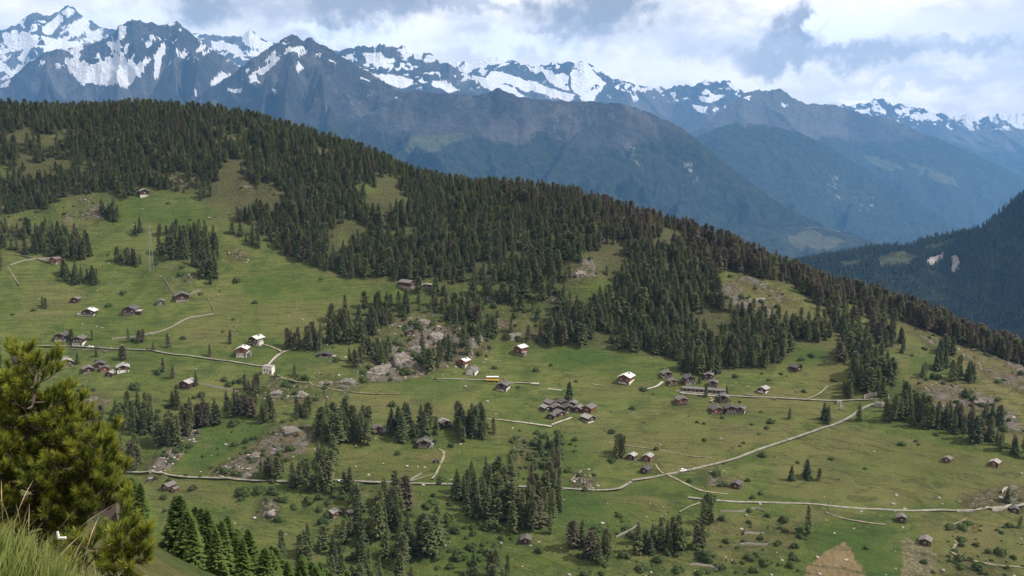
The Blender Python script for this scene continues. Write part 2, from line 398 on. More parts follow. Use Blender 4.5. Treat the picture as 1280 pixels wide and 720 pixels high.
lush = blur(zone([([(660, 435), (800, 440), (860, 450), (850, 462), (700, 460)], 0.9), ([(150, 245), (280, 255), (250, 290), (160, 275)], 0.7), ([(290, 340), (370, 340), (340, 370), (300, 360)], 0.6),
             ([(250, 530), (320, 520), (330, 545), (240, 590), (215, 590)], .75), ([(540, 660), (640, 640), (640, 700), (560, 710)], 0.7), ([(700, 600), (740, 610), (800, 640), (720, 690), (690, 640)], .75),
             ([(1010, 660), (1120, 650), (1130, 730), (1060, 730), (1030, 690)], 0.9), ([(1000, 430), (1050, 440), (1010, 460), (985, 455)], 0.8), ([(1110, 410), (1170, 420), (1200, 470), (1140, 470)], 0.8),
             ([(640, 500), (690, 540), (760, 545), (700, 570), (640, 560)], .5), ([(1040, 570), (1090, 580), (1060, 600), (1020, 590)], .4), ([(400, 445), (500, 470), (640, 480), (560, 500), (400, 480)], .5),
             ([(290, 440), (420, 440), (410, 470), (300, 460)], .5), ([(430, 430), (480, 410), (470, 440)], .7), ([(900, 520), (1000, 515), (980, 540), (900, 530)], .4)]), 9)
lush = lush * (.45 + .9 * smooth(.3, .7, fbm(GX / 30, GY / 30, 311, 4)))
mown = np.zeros_like(GX)
for poly, s in (([(742, 542), (880, 534), (896, 572), (760, 560)], .55), ([(890, 531), (1005, 520), (985, 545), (905, 568)], .75), ([(700, 470), (815, 478), (808, 500), (730, 498)], .4), ([(940, 500), (1060, 503), (1045, 524), (930, 530)], .45), ([(470, 478), (600, 480), (600, 512), (430, 500)], .4),
                ([(600, 525), (680, 540), (640, 552), (600, 545)], .5), ([(425, 562), (540, 565), (535, 596), (430, 600)], .45), ([(970, 632), (1100, 640), (1010, 655)], .5), ([(1100, 560), (1240, 565), (1220, 610), (1080, 600)], .4), ([(880, 640), (1000, 648), (990, 680), (860, 700)], .55),
                ([(220, 395), (300, 400), (290, 440), (215, 425)], .5), ([(320, 380), (460, 375), (400, 410), (330, 425)], .45), ([(30, 345), (110, 365), (90, 400), (20, 400)], .4), ([(740, 618), (850, 622), (840, 640), (750, 636)], .5), ([(215, 600), (300, 606), (300, 640), (230, 620)], .5)):
    mown = np.maximum(mown, s * inpoly(GU + .35 * (wu - GU), GV + .35 * (wv - GV), poly))
dry = np.clip(np.maximum(dry, mown), 0, 1)
hay = zone([([(1004, 707), (1030, 690), (1058, 679), (1068, 690), (1085, 724), (1000, 724)], 1.0)])
hay2 = zone([([(1125, 674), (1134, 674), (1150, 682), (1168, 690), (1176, 722), (1124, 722)], 1.0)])
# forests: base points of the trees in photo pixels, with a density
FOREST = [
    ([(-60, 90), (130, 90), (260, 100), (400, 140), (500, 190), (640, 215), (760, 235), (860, 270), (960, 315), (1080, 365), (1180, 400), (1300, 440), (1300, 462), (1230, 442), (1150, 412),
      (1085, 392), (1040, 384), (1000, 366), (950, 345), (900, 338), (870, 352), (800, 358), (735, 352), (690, 357), (560, 356), (540, 352), (500, 350), (440, 348), (400, 338), (370, 328), (345, 312),
      (330, 290), (300, 278), (285, 262), (250, 248), (215, 238), (180, 236), (150, 254), (130, 240), (90, 248), (55, 262), (20, 266), (-60, 262)], 1.0),
    ([(668, 432), (690, 405), (700, 380), (760, 362), (840, 350), (900, 342), (905, 380), (940, 400), (1010, 410), (1040, 430), (1000, 425), (985, 448), (960, 462), (905, 466), (868, 455), (845, 448), (800, 440), (720, 433)], 0.95),
    ([(600, 360), (700, 358), (720, 390), (670, 430), (610, 425), (560, 395), (590, 370)], 0.30),
    ([(520, 365), (590, 360), (620, 420), (600, 440), (560, 400), (520, 395)], 0.55), ([(405, 405), (430, 385), (500, 380), (520, 385), (500, 405), (460, 425), (430, 432), (408, 425)], 0.6),
    ([(440, 450), (470, 430), (560, 420), (610, 440), (560, 460), (500, 462)], 0.24), ([(-40, 290), (40, 280), (110, 300), (110, 322), (60, 322), (0, 312), (-40, 312)], 0.6),
    ([(1035, 402), (1070, 408), (1120, 465), (1132, 500), (1098, 500), (1072, 455)], 0.7), ([(240, 240), (335, 262), (345, 295), (320, 310), (285, 290), (250, 262)], 0.45),
    ([(1080, 395), (1110, 400), (1130, 430), (1100, 440)], 0.6), ([(1000, 395), (1050, 400), (1040, 425), (1000, 420)], 0.5), ([(980, 365), (1080, 395), (1060, 415), (1000, 395)], 0.35)]
CLEAR = [([(50, 168), (105, 160), (110, 172), (60, 178)], .75), ([(262, 160), (310, 165), (312, 185), (270, 185)], .7), ([(60, 255), (85, 245), (125, 250), (135, 270), (60, 272)], .95), ([(205, 218), (250, 215), (255, 232), (215, 235)], .7),
         ([(700, 330), (730, 318), (748, 330), (760, 350), (735, 362), (705, 352)], .85), ([(895, 350), (985, 352), (1030, 392), (1020, 410), (940, 398), (900, 380)], .93), ([(885, 300), (935, 302), (938, 316), (895, 316)], .75),
         ([(440, 230), (475, 230), (475, 243), (445, 243)], .9), ([(480, 280), (520, 285), (540, 300), (490, 300)], .35), ([(415, 290), (440, 295), (440, 310), (420, 310)], .6), ([(130, 172), (155, 172), (158, 180), (130, 180)], .8), ([(1060, 372), (1085, 380), (1080, 392), (1055, 385)], .7),
         ([(-10, 210), (12, 205), (14, 225), (-10, 232)], .9), ([(1090, 378), (1140, 388), (1150, 410), (1100, 400)], .4)]
def forest_density(u, v):
    d = np.zeros(np.shape(u))
    for poly, s in FOREST: d = np.maximum(d, s * inpoly(u, v, poly))
    for poly, s in CLEAR: d = d * (1 - s * inpoly(u, v, poly))
    return d
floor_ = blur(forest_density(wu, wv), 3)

def ground_material():
    m, N = material('alpine_meadow')
    p = N.n('ShaderNodeTexCoord').outputs['Object']
    z1 = N.n('ShaderNodeAttribute', attribute_name='zone_a').outputs['Color']
    z2 = N.n('ShaderNodeAttribute', attribute_name='zone_b').outputs['Color']
    a = N.n('ShaderNodeSeparateColor', {0: z1}).outputs; b = N.n('ShaderNodeSeparateColor', {0: z2}).outputs
    big = N.noise(p, 0.012, 5.0, 0.6).outputs[0]; mid = N.noise(p, 0.07, 6.0, 0.65, 0.5).outputs[0]; fine = N.noise(p, 0.55, 6.0, 0.7).outputs[0]
    ps = N.vmath('MULTIPLY', p, (0.05, 0.05, 0.5)); band = N.noise(ps, 1.0, 4.0, 0.6).outputs[0]
    tuft = N.noise(p, 1.6, 4.0, 0.7).outputs[0]
    col = N.mix(N.ramp(big, 0.3, 0.7), (0.070, 0.094, 0.020), (0.113, 0.124, 0.038))
    col = N.mix(N.math('MULTIPLY', N.ramp(mid, 0.42, 0.66), 0.8), col, (0.044, 0.070, 0.017))
    col = N.mix(N.math('MULTIPLY', N.ramp(band, 0.52, 0.75), 0.65), col, (0.132, 0.124, 0.052))
    col = N.mix(N.math('MULTIPLY', N.ramp(band, 0.48, 0.28), 0.6), col, (0.034, 0.050, 0.016))
    nm = N.math('MULTIPLY_ADD', mid, 1.2, -0.2)
    col = N.mix(N.math('MULTIPLY', a[1], N.ramp(N.math('ADD', mid, N.math('MULTIPLY', fine, .4)), 0.35, 0.95), clamp=True), col, (0.142, 0.116, 0.053))
    col = N.mix(N.math('MULTIPLY', a[2], N.math('MULTIPLY_ADD', mid, .7, .35), clamp=True), col, (0.040, 0.078, 0.016))
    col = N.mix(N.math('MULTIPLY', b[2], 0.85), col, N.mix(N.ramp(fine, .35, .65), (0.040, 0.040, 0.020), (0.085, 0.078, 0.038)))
    hayc = N.mix(N.ramp(N.noise(N.vmath('MULTIPLY', p, (1, .25, .25)), 0.5, 5.0).outputs[0], .3, .7), (0.145, 0.108, 0.056), (0.20, 0.155, 0.086))
    col = N.mix(b[0], col, hayc)
    hay2c = N.mix(N.ramp(fine, .3, .7), (0.10, 0.088, 0.046), (0.19, 0.17, 0.105))
    col = N.mix(b[1], col, hay2c)
    rk = N.noise(p, 0.22, 7.0, 0.72, 0.6).outputs[0]
    rc = N.mix(N.ramp(N.noise(p, 0.9, 5.0, .7).outputs[0], .3, .7), (0.085, 0.072, 0.064), (0.27, 0.245, 0.22))
    rc = N.mix(N.ramp(N.noise(p, 0.11, 3.0).outputs[0], .45, .6), rc, (0.15, 0.115, 0.07))
    rf = N.ramp(N.math('ADD', rk, N.math('MULTIPLY', a[0], 0.30)), 0.68, 0.79)
    rf = N.math('MULTIPLY', rf, N.ramp(a[0], 0.05, 0.3))
    heath = N.math('MULTIPLY', a[0], 0.75)
    col = N.mix(heath, col, N.mix(N.ramp(mid, .35, .65), (0.105, 0.080, 0.047), (0.046, 0.050, 0.023)))
    col = N.mix(rf, col, rc)
    col = N.mix(N.math('MULTIPLY', N.ramp(tuft, .45, .7), 0.6), col, N.mix(1.0, col, (0.5, 0.55, 0.45), 'MULTIPLY'))
    col = N.mix(N.math('MULTIPLY', N.ramp(fine, .52, .72), 0.55), col, N.mix(1.0, col, (1.5, 1.4, 1.3), 'MULTIPLY'))
    h = N.math('ADD', N.math('MULTIPLY', fine, 0.8), N.math('ADD', N.math('MULTIPLY', tuft, 0.35), N.math('MULTIPLY', rk, N.math('MULTIPLY', a[0], 3.0))))
    speck = N.noise(p, 0.9, 3.0, 0.8).outputs[0]; tl = N.noise(N.vmath('MULTIPLY', p, (0.03, 0.03, 0.9)), 1.0, 3.0, 0.5).outputs[0]
    patch = N.ramp(N.noise(p, 0.03, 3.0).outputs[0], .42, .6)
    col = N.mix(N.math('MULTIPLY', N.ramp(speck, .60, .68), N.math('MULTIPLY_ADD', patch, .55, .2)), col, (0.022, 0.034, 0.012))
    col = N.mix(N.math('MULTIPLY', N.ramp(speck, .36, .30), N.math('MULTIPLY_ADD', patch, .4, .15)), col, (0.20, 0.18, 0.10))
    col = N.mix(N.math('MULTIPLY', N.math('MULTIPLY', N.ramp(tl, .53, .57), N.ramp(tl, .62, .58)), .55), col, (0.030, 0.044, 0.014))
    finish(N, col, 0.95, h, 1.0, 2.2, spec=0.1)
    return m
M['ground'] = ground_material()
hm = mesh('hillside', np.stack([GX, GY, GZ], -1).reshape(-1, 3), grid_faces(NR, NC), M['ground'], True)
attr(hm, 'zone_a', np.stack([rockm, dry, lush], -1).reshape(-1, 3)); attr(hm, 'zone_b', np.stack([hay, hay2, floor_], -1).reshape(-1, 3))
tag(obj('hillside', hm), kind='structure')

# ------------------------------------------------------------------ the near slope the camera stands on
def near_z(X, Y):
    z = -1.62 - 0.637 * Y - 0.575 * X
    cr = 0.5 * X + Y - 190.0                              # the spur rolls over beyond this line
    z = z - 0.9 * np.logaddexp(0, cr / 22.0) * 22.0
    R = np.hypot(X, Y)
    k = smooth(8, 60, R)
    z = z + smooth(90, 220, R) * 5.0 * (fbm(X / 40, Y / 40, 41, 3) - .5) + smooth(15, 130, R) * (1.6 * (fbm(X / 9, Y / 9, 42, 3) - .5)) + smooth(1, 8, R) * 0.35 * (fbm(X / 1.3, Y / 1.3, 43, 3) - .5)
    z = z + 1.1 * np.exp(-(((X + 2.7) / 1.6) ** 2 + ((Y - 4.6) / 1.4) ** 2)) + 0.9 * np.exp(-((X / 1.5) ** 2 + ((Y + .3) / 1.6) ** 2))* 0
    return z
TH = np.radians(np.linspace(-62, 50, 300)); RR = np.exp(np.linspace(math.log(0.8), math.log(430.0), 330))
NRr, NTh = np.meshgrid(RR, TH, indexing='ij')
NX, NY = NRr * np.sin(NTh), NRr * np.cos(NTh); NZ = near_z(NX, NY)
def near_hit(x, y, y0=2.0):
    r = ray(x, y); Y = np.exp(np.linspace(math.log(y0), math.log(430), 4000)); d = r[2] * Y - near_z(r[0] * Y, Y)
    k = np.nonzero(d < 0)[0]; Yh = Y[k[0]] if len(k) else Y[-1]
    return np.array([r[0] * Yh, Yh, float(near_z(np.array(r[0] * Yh), np.array(Yh)))])
nm_ = mesh('near_slope', np.stack([NX, NY, NZ], -1).reshape(-1, 3), grid_faces(len(RR), len(TH)), M['ground'], True)
nu, nv = project(NX, NY, NZ)
nrock = smooth(.42, .6, fbm(NX / 12, NY / 12, 51, 4)) * 0.8 * (NRr > 60)
ndry = .4 + .6 * smooth(.4, .6, fbm(NX / 20, NY / 20, 55, 3)); nl = smooth(.5, .65, fbm(NX / 25, NY / 25, 58, 3))
attr(nm_, 'zone_a', np.stack([nrock, ndry, nl], -1).reshape(-1, 3)); attr(nm_, 'zone_b', np.zeros((NX.size, 3)))
tag(obj('near_slope', nm_), kind='structure')

# ------------------------------------------------------------------ valley floor and the far mountains
def mountain_material():
    m, N = material('mountain_rock')
    p = N.n('ShaderNodeTexCoord').outputs['Object']
    z1 = N.n('ShaderNodeSeparateColor', {0: N.n('ShaderNodeAttribute', attribute_name='zone_a').outputs['Color']}).outputs
    z2 = N.n('ShaderNodeSeparateColor', {0: N.n('ShaderNodeAttribute', attribute_name='zone_b').outputs['Color']}).outputs
    pk = N.vmath('MULTIPLY', p, (0.001, 0.001, 0.001))
    n1 = N.noise(pk, 2.2, 9.0, 0.68, 0.4).outputs[0]; n2 = N.noise(pk, 11.0, 7.0, 0.7).outputs[0]
    st = N.noise(N.vmath('MULTIPLY', pk, (8, 8, 5)), 2.0, 6.0, 0.65).outputs[0]
    rock = N.mix(N.ramp(n1, .3, .7), (0.030, 0.029, 0.027), (0.070, 0.064, 0.057))
    rock = N.mix(N.math('MULTIPLY', N.ramp(st, .5, .75), .6), rock, (0.14, 0.128, 0.115))
    rock = N.mix(N.ramp(N.math('ADD', z2[1], N.math('MULTIPLY', N.math('SUBTRACT', n2, .5), .8)), .35, .85), rock, (0.105, 0.096, 0.085))
    rock = N.mix(N.math('MULTIPLY', z2[2], .6), rock, (0.028, 0.027, 0.027))
    wood = N.mix(N.ramp(n2, .35, .65), (0.014, 0.020, 0.011), (0.038, 0.045, 0.022))
    grass = N.mix(N.ramp(n2, .35, .65), (0.06, 0.072, 0.03), (0.10, 0.10, 0.05))
    col = N.mix(N.ramp(N.math('ADD', z1[1], N.math('MULTIPLY', N.math('SUBTRACT', n2, .5), .9)), .4, .6), rock, wood)
    col = N.mix(N.ramp(N.math('ADD', z1[2], N.math('MULTIPLY', N.math('SUBTRACT', n2, .5), 1.2)), .42, .62), col, grass)
    col = N.mix(N.ramp(N.math('ADD', z2[0], N.math('MULTIPLY', N.math('SUBTRACT', n2, .5), 1.3)), .45, .75), col, (0.46, 0.41, 0.39))
    col = N.mix(N.ramp(N.math('ADD', z1[0], N.math('MULTIPLY', N.math('SUBTRACT', n2, .5), .7)), .46, .54), col, (0.70, 0.715, 0.745))
    h = N.math('ADD', n2, N.math('MULTIPLY', st, .7))
    finish(N, col, 0.9, h, 1.0, 110.0, spec=0.1)
    return m
M['mount'] = mountain_material()
gp = mesh('valley_floor', [(-29500, -550, -1700), (29500, -550, -1700), (29500, 32300, -1700), (-29500, 32300, -1700)], [(0, 1, 2, 3)], M['mount'])
attr(gp, 'zone_a', np.tile([[0, .75, .3]], (4, 1))); attr(gp, 'zone_b', np.zeros((4, 3)))
tag(obj('valley_floor', gp), kind='structure')
MOUNT_Z = {}
def mountain(name, pts, d0, d1, L, drop, amp, jag, snowamt, snowline, treeline, seed, snow=(), bare=(), green=(), cliff=(), crests=(), cols=420, rows=120, back=0.35, nscale=0.33, power=0.85):
    pts = sorted(pts); xs, ys = [p[0] for p in pts], [p[1] for p in pts]
    x = np.linspace(xs[0], xs[-1], cols); y = np.interp(x, xs, ys)
    y = y + jag * 1.6 * (0.62 - fbm(x / 9.0, x * 0 + seed, seed, 4, 0.6, True)) * 2
    R = np.interp(x, [xs[0], xs[-1]], [d0, d1]) * (1 + 0.05 * (fbm(x / 90, x * 0, seed + 3, 2) - .5))
    rays = np.array([ray(a, b) for a, b in zip(x, y)])
    t = np.concatenate([-np.linspace(1, 0, 14)[:-1] ** 1.5 * back, np.linspace(0, 1, rows) ** 1.25])
    T, _ = np.meshgrid(t, x, indexing='ij')
    Y = R[None] - T * L * CP; X = rays[None, :, 0] * R[None] * (1 - 0.0 * T) * (Y / R[None]); H = rays[None, :, 2] * R[None]
    Tn = np.abs(T)
    def sm_(h, k):
        w = np.hanning(2 * k + 3)[1:-1]; return np.convolve(np.pad(h, k, mode='edge'), w / w.sum(), 'valid')
    h0 = H[0]; f1_, f2_ = smooth(0, .10, Tn), smooth(.12, .5, Tn)
    Hs = h0[None] * (1 - f1_) + f1_ * (sm_(h0, 9)[None] * (1 - f2_) + sm_(h0, 34)[None] * f2_)
    Hj = H; H = Hs
    s = nscale * L; vb_ = 1.25 * (H - drop * Tn ** power)             # noise runs along the slope, not along the plan
    wx = X + s * .55 * (fbm(X / s, vb_ / s, seed + 5, 4) - .5); wv_ = vb_ + s * .55 * (fbm(X / s, vb_ / s, seed + 7, 4) - .5)
    a1 = fbm((wx + .75 * wv_) / (s * .55), (wv_ - .3 * wx) / (s * 1.2), seed + 11, 4, 0.42, True); a2 = fbm((wx - .7 * wv_) / (s * .62), (wv_ + .3 * wx) / (s * 1.2), seed + 13, 4, 0.42, True)
    spur = .84 * np.maximum(a1, a2 * .98) + .16 * fbm(wx / (s * .22), wv_ / (s * .22), seed + 61, 3, .5, True)
    xc = x[None] + 0 * T; cr_ = 0
    for x0, x1, A, wd_ in crests: cr_ = np.maximum(cr_, A * np.clip(1 - np.abs(xc + 10 * (fbm(T * 6, xc * 0 + x0, seed, 3) - .5) - (x0 + (x1 - x0) * Tn ** .8)) / (wd_ * (.35 + Tn)), 0, 1) ** 1.3)
    fade = smooth(0, .07, Tn) * (1 - .35 * smooth(.6, 1, Tn))
    Z = H - drop * Tn ** power * (1 + 0.0 * X) + 1.5 * amp * fade * (spur - 0.88) * (0.3 + 0.7 * np.minimum(1, Tn * 2.5)) + cr_ * drop * smooth(0, .25, Tn) * (1 - Tn * .5)
    Z = np.minimum(Z, np.maximum(H, Hj) - 0.15 * drop * Tn)
    u, v = project(X, Y, Z); q2, q5, q7, q9 = np.quantile(spur, [.18, .5, .72, .95])
    nu_ = u + 11 * (fbm(X / (s * .12), vb_ / (s * .12), seed + 21, 4) - .5); nv_ = v + 8 * (fbm(X / (s * .12), vb_ / (s * .12), seed + 25, 4) - .5)
    sn = smooth(0, 1, (Z - 1.33 * snowline + 250) / 500.0) * snowamt * (.85 * smooth(q5, q2, spur) + .95 * smooth(.50, .66, fbm(X / (s * .22), vb_ / (s * .15), seed + 31, 5, .6)))
    sn = np.maximum(sn, .66 * (snowamt > .2) * smooth(0, 1, (Z - 1.2 * snowline + 500) / 500.0) * smooth(.60, .66, fbm(X / (s * .10), vb_ / (s * .07), seed + 79, 4, .6) + .12 * smooth(q5, q2, spur)))
    for p in bare: sn = sn * (1 - .8 * inpoly(nu_, nv_, p))
    for p in snow:
        q_ = min(1.0, .035 * (max(a[0] for a in p) - min(a[0] for a in p)) + .12)
        sn = np.maximum(sn, inpoly(u + (nu_ - u) * q_, v + (nv_ - v) * q_, p) * (.84 - .5 * smooth(q7, q9, spur)))
    wd = np.clip((treeline - Z) / 350.0 + 1.2 * (fbm(X / (s * .3), Y / (s * .3), seed + 41, 4) - .5), 0, 1)
    gr = np.zeros_like(X) + .42 * np.clip(1 - np.abs(Z - treeline - 120) / 260.0, 0, 1)
    for p in green: gr = np.maximum(gr, inpoly(nu_, nv_, p) * .75); 
    for p in green: wd = wd * (1 - .8 * inpoly(nu_, nv_, p))
    cf = np.zeros_like(X)
    for p in cliff: cf = np.maximum(cf, inpoly(nu_, nv_, p) * (.95 if seed == 131 else .42))
    me = mesh(name, np.stack([X, Y, Z], -1).reshape(-1, 3), grid_faces(len(t), cols), M['mount'], False)
    attr(me, 'zone_a', np.stack([sn, wd, gr], -1).reshape(-1, 3)); fl_ = fbm(X / (s * .07), vb_ / (s * .05), seed + 77, 4, .6); gl_ = smooth(q7, q2, spur)
    attr(me, 'zone_b', np.stack([cf, np.clip(.25 + .55 * gl_ + .8 * (fl_ - .5), 0, 1), smooth(q7, q9, spur)], -1).reshape(-1, 3))
    o = tag(obj(name, me), kind='structure'); MOUNT_Z[seed] = (X, Y, Z, u, v, wd * (cf < .1))
    return o
mountain('mountain_summit', [(-220, 70), (-100, 52), (0, 38), (20, 30), (40, 15), (62, 18), (75, 12), (85, 7), (95, 12), (105, 21), (125, 33), (150, 38), (185, 35), (240, 41), (270, 43), (298, 46), (312, 36), (330, 50), (350, 56), (400, 62), (440, 66), (540, 110)],
         20460, 21780, 6600, 3036, 924, 2.0, 0.30, 1000, 200, 101, snow=[[(2, 42), (48, 44), (46, 58), (20, 62), (4, 52)], [(50, 45), (100, 55), (95, 64), (60, 62)], [(52, 34), (70, 22), (78, 24), (66, 44), (56, 44)], [(300, 46), (312, 36), (332, 52), (348, 58), (330, 64), (308, 58)], [(78, 14), (86, 8), (94, 14), (84, 24)], [(104, 38), (128, 44), (124, 50), (106, 46)], [(262, 52), (300, 58), (296, 68), (270, 60)]])
mountain('mountain_ridge', [(-220, 120), (-100, 100), (-50, 96), (0, 106), (30, 84), (58, 62), (75, 63), (110, 56), (138, 46), (148, 33), (165, 25), (180, 27), (200, 31), (220, 27), (232, 36), (260, 58), (295, 80), (330, 100), (400, 140), (470, 190)],
         14850, 14175, 5130, 3105, 1215, 2.2, 0.25, 950, 250, 202, snow=[[(80, 72), (96, 72), (118, 81), (132, 72), (150, 69), (163, 76), (176, 80), (190, 72), (178, 92), (158, 110), (140, 106), (120, 108), (102, 106), (90, 90)],
         [(192, 68), (203, 62), (198, 98), (194, 98)], [(212, 48), (226, 36), (228, 40), (216, 58)], [(258, 110), (275, 90), (290, 92), (276, 108)], [(182, 52), (190, 52), (190, 62), (183, 62)], [(140, 45), (150, 62), (156, 70), (150, 68), (142, 55)], [(235, 102), (246, 118), (242, 118)], [(160, 76), (168, 60), (166, 82), (170, 84), (186, 70), (178, 82), (166, 92)], [(194, 70), (204, 64), (200, 84), (196, 100), (192, 100)], [(0, 106), (14, 98), (10, 108), (0, 112)]], crests=[(232, 262, .22, 40), (222, 200, .18, 30), (60, 40, .2, 45), (150, 130, .14, 30)], cols=640, rows=100, bare=[[(90, 88), (110, 86), (150, 92), (130, 98), (104, 98)]])
mountain('mountain_pyramid', [(150, 190), (215, 140), (262, 112), (300, 84), (345, 54), (356, 47), (363, 44), (371, 45), (379, 51), (386, 47), (391, 48), (398, 53),  (430, 72), (470, 96), (510, 120), (540, 145), (600, 176), (680, 206), (760, 240), (860, 290), (960, 340)],
         12825, 11610, 4860, 2835, 1080, 1.8, 0.3, 950, 330, 303, snow=[[(300, 100), (318, 88), (328, 104), (318, 110)], [(330, 72), (346, 64), (344, 72), (334, 78)], [(410, 75), (425, 76), (430, 82), (415, 80)], [(372, 60), (378, 58), (374, 72)], [(436, 86), (455, 98), (464, 103), (448, 100)], [(490, 118), (512, 130), (524, 138), (505, 132)], [(280, 108), (302, 112), (300, 118), (284, 114)], [(340, 110), (350, 114), (342, 120)], [(378, 118), (386, 122), (380, 126)], [(318, 92), (330, 80), (344, 76), (352, 70), (340, 84), (326, 94)], [(300, 88), (312, 84), (306, 94)], [(372, 76), (380, 84), (374, 92), (370, 86)]], crests=[(372, 330, .22, 45), (390, 440, .2, 45), (345, 290, .15, 30), (470, 520, .15, 40)], cols=640, rows=110,
         green=[[(505, 180), (530, 168), (575, 165), (590, 170), (555, 182), (540, 190), (512, 190)]], cliff=[[(430, 110), (470, 112), (490, 150), (450, 150)]])
mountain('mountain_crest', [(330, 110), (400, 80), (440, 58), (465, 56), (500, 58), (520, 66), (540, 68), (550, 75), (565, 80), (580, 89), (595, 99), (612, 113), (660, 145)],
         18225, 18225, 5130, 2700, 810, 3.0, 0.4, 850, 100, 404, snow=[[(455, 90), (480, 94), (520, 97), (560, 102), (575, 112), (560, 118), (520, 112), (480, 105)], [(455, 68), (475, 64), (485, 76), (470, 84)], [(500, 78), (522, 80), (520, 88), (500, 86)], [(425, 70), (445, 66), (450, 76), (435, 76)], [(478, 72), (492, 74), (492, 84), (480, 82)]])
mountain('glacier_range', [(420, 120), (500, 84), (560, 78), (600, 75), (620, 71), (632, 74), (660, 82), (700, 78), (733, 77), (745, 84), (765, 98), (790, 104), (830, 118), (900, 150)],
         22440, 23100, 5940, 2508, 462, 2.0, 0.42, 800, 0, 505, snow=[[(600, 90), (612, 84), (650, 98), (700, 112), (722, 120), (712, 126), (660, 114), (610, 98)], [(590, 92), (606, 96), (665, 122), (640, 122), (600, 112), (585, 100)], [(675, 88), (705, 90), (712, 112), (695, 106), (680, 98)], [(710, 80), (733, 78), (752, 94), (758, 104), (742, 128), (734, 128), (716, 112), (712, 96)], [(605, 76), (622, 71), (640, 80), (620, 84)], [(755, 118), (775, 104), (790, 106), (770, 120)]])
mountain('snowy_peaks', [(690, 125), (740, 110), (770, 100), (795, 104), (820, 110), (850, 108), (868, 106), (885, 100), (898, 103), (912, 101), (925, 112), (950, 125), (1010, 150)],
         24600, 25200, 5760, 2400, 600, 2.6, 0.62, 600, 0, 606, snow=[[(868, 116), (885, 108), (902, 118), (895, 128), (875, 126)], [(850, 130), (888, 132), (880, 144), (855, 140)], [(905, 104), (918, 104), (926, 112), (915, 112)]])
mountain('distant_peaks', [(960, 150), (1020, 138), (1042, 127), (1060, 131), (1085, 128), (1094, 124), (1102, 121), (1115, 129), (1150, 135), (1190, 146), (1210, 142), (1225, 148), (1250, 142), (1280, 141), (1350, 146), (1450, 150)],
         27500, 28600, 6050, 2530, 550, 2.2, 0.8, 280, -200, 707, snow=[[(1090, 130), (1104, 122), (1118, 132), (1108, 142), (1092, 140)], [(1072, 138), (1088, 134), (1085, 144), (1074, 144)]])
mountain('blue_mountain', [(780, 225), (840, 180), (870, 162), (900, 140), (930, 117), (945, 112), (960, 113), (975, 110), (990, 122), (1010, 130), (1038, 130), (1065, 138), (1112, 148), (1135, 158), (1186, 178), (1236, 201), (1280, 222), (1350, 255), (1450, 300)],
         19600, 21000, 6300, 2660, 979, 1.4, 0.19, 550, 100, 808, snow=[[(975, 128), (985, 130), (980, 136)], [(930, 122), (940, 118), (936, 126)]], green=[[(1080, 195), (1110, 200), (1130, 215), (1095, 208)], [(1110, 240), (1130, 245), (1125, 255), (1100, 245)], [(1130, 200), (1190, 220), (1200, 235), (1150, 220)]])
mountain('shoulder_mountain', [(760, 230), (820, 200), (870, 172), (900, 158), (925, 154), (945, 154), (965, 156), (1000, 166), (1030, 180), (1060, 198), (1100, 224), (1150, 255), (1200, 285), (1260, 320), (1340, 350)],
         16099, 16520, 4480, 1819, 840, 1.0, 0.0, 2000, 420, 909, cliff=[[(1032, 215), (1052, 215), (1056, 250), (1036, 255)], [(1060, 240), (1095, 245), (1090, 270), (1065, 260)]])
mountain('wooded_mountain', [(360, 200), (430, 160), (480, 130), (512, 114), (560, 117), (600, 119), (622, 110), (650, 121), (690, 126), (740, 127), (780, 130), (806, 138), (850, 158), (880, 182), (920, 214), (960, 244), (1000, 268), (1050, 290), (1100, 318), (1180, 360)],
         11880, 10800, 4050, 2025, 1147, 1.2, 0.0, 3000, 120, 111, green=[[(500, 180), (530, 168), (575, 165), (590, 170), (555, 182), (540, 190), (512, 192)]], cliff=[[(770, 170), (790, 175), (800, 210), (775, 200)], [(855, 200), (875, 205), (880, 235), (860, 230)]], cols=520, rows=150)
mountain('valley_spur', [(700, 300), (800, 290), (880, 285), (950, 285), (1020, 283), (1060, 290), (1120, 312), (1200, 330)], 10530, 10260, 2025, 351, 148, 0.8, 0, 3000, -700, 121,
         green=[[(985, 295), (1010, 290), (1040, 296), (1060, 300), (1030, 312), (990, 310)], [(1020, 270), (1045, 278), (1050, 290), (1025, 285)]], cols=200, rows=50)
mountain('forest_slope', [(900, 345), (960, 333), (1011, 322), (1060, 314), (1085, 309), (1139, 306), (1152, 299), (1193, 292), (1230, 284), (1242, 273), (1253, 264), (1266, 252), (1280, 241), (1340, 195), (1450, 120)],
         4100, 3700, 1700, 900, 170, 0.5, 0, 3000, 400, 131, green=[[(1095, 320), (1130, 312), (1150, 318), (1140, 330), (1100, 332)], [(1150, 305), (1195, 297), (1195, 303), (1160, 310)], [(1050, 325), (1080, 325), (1075, 332), (1050, 332)]],
         cliff=[[(1158, 328), (1163, 322), (1180, 314), (1178, 322), (1168, 333), (1160, 333)], [(1189, 322), (1195, 318), (1199, 322), (1198, 336), (1191, 340), (1189, 332)]], cols=380, rows=140)
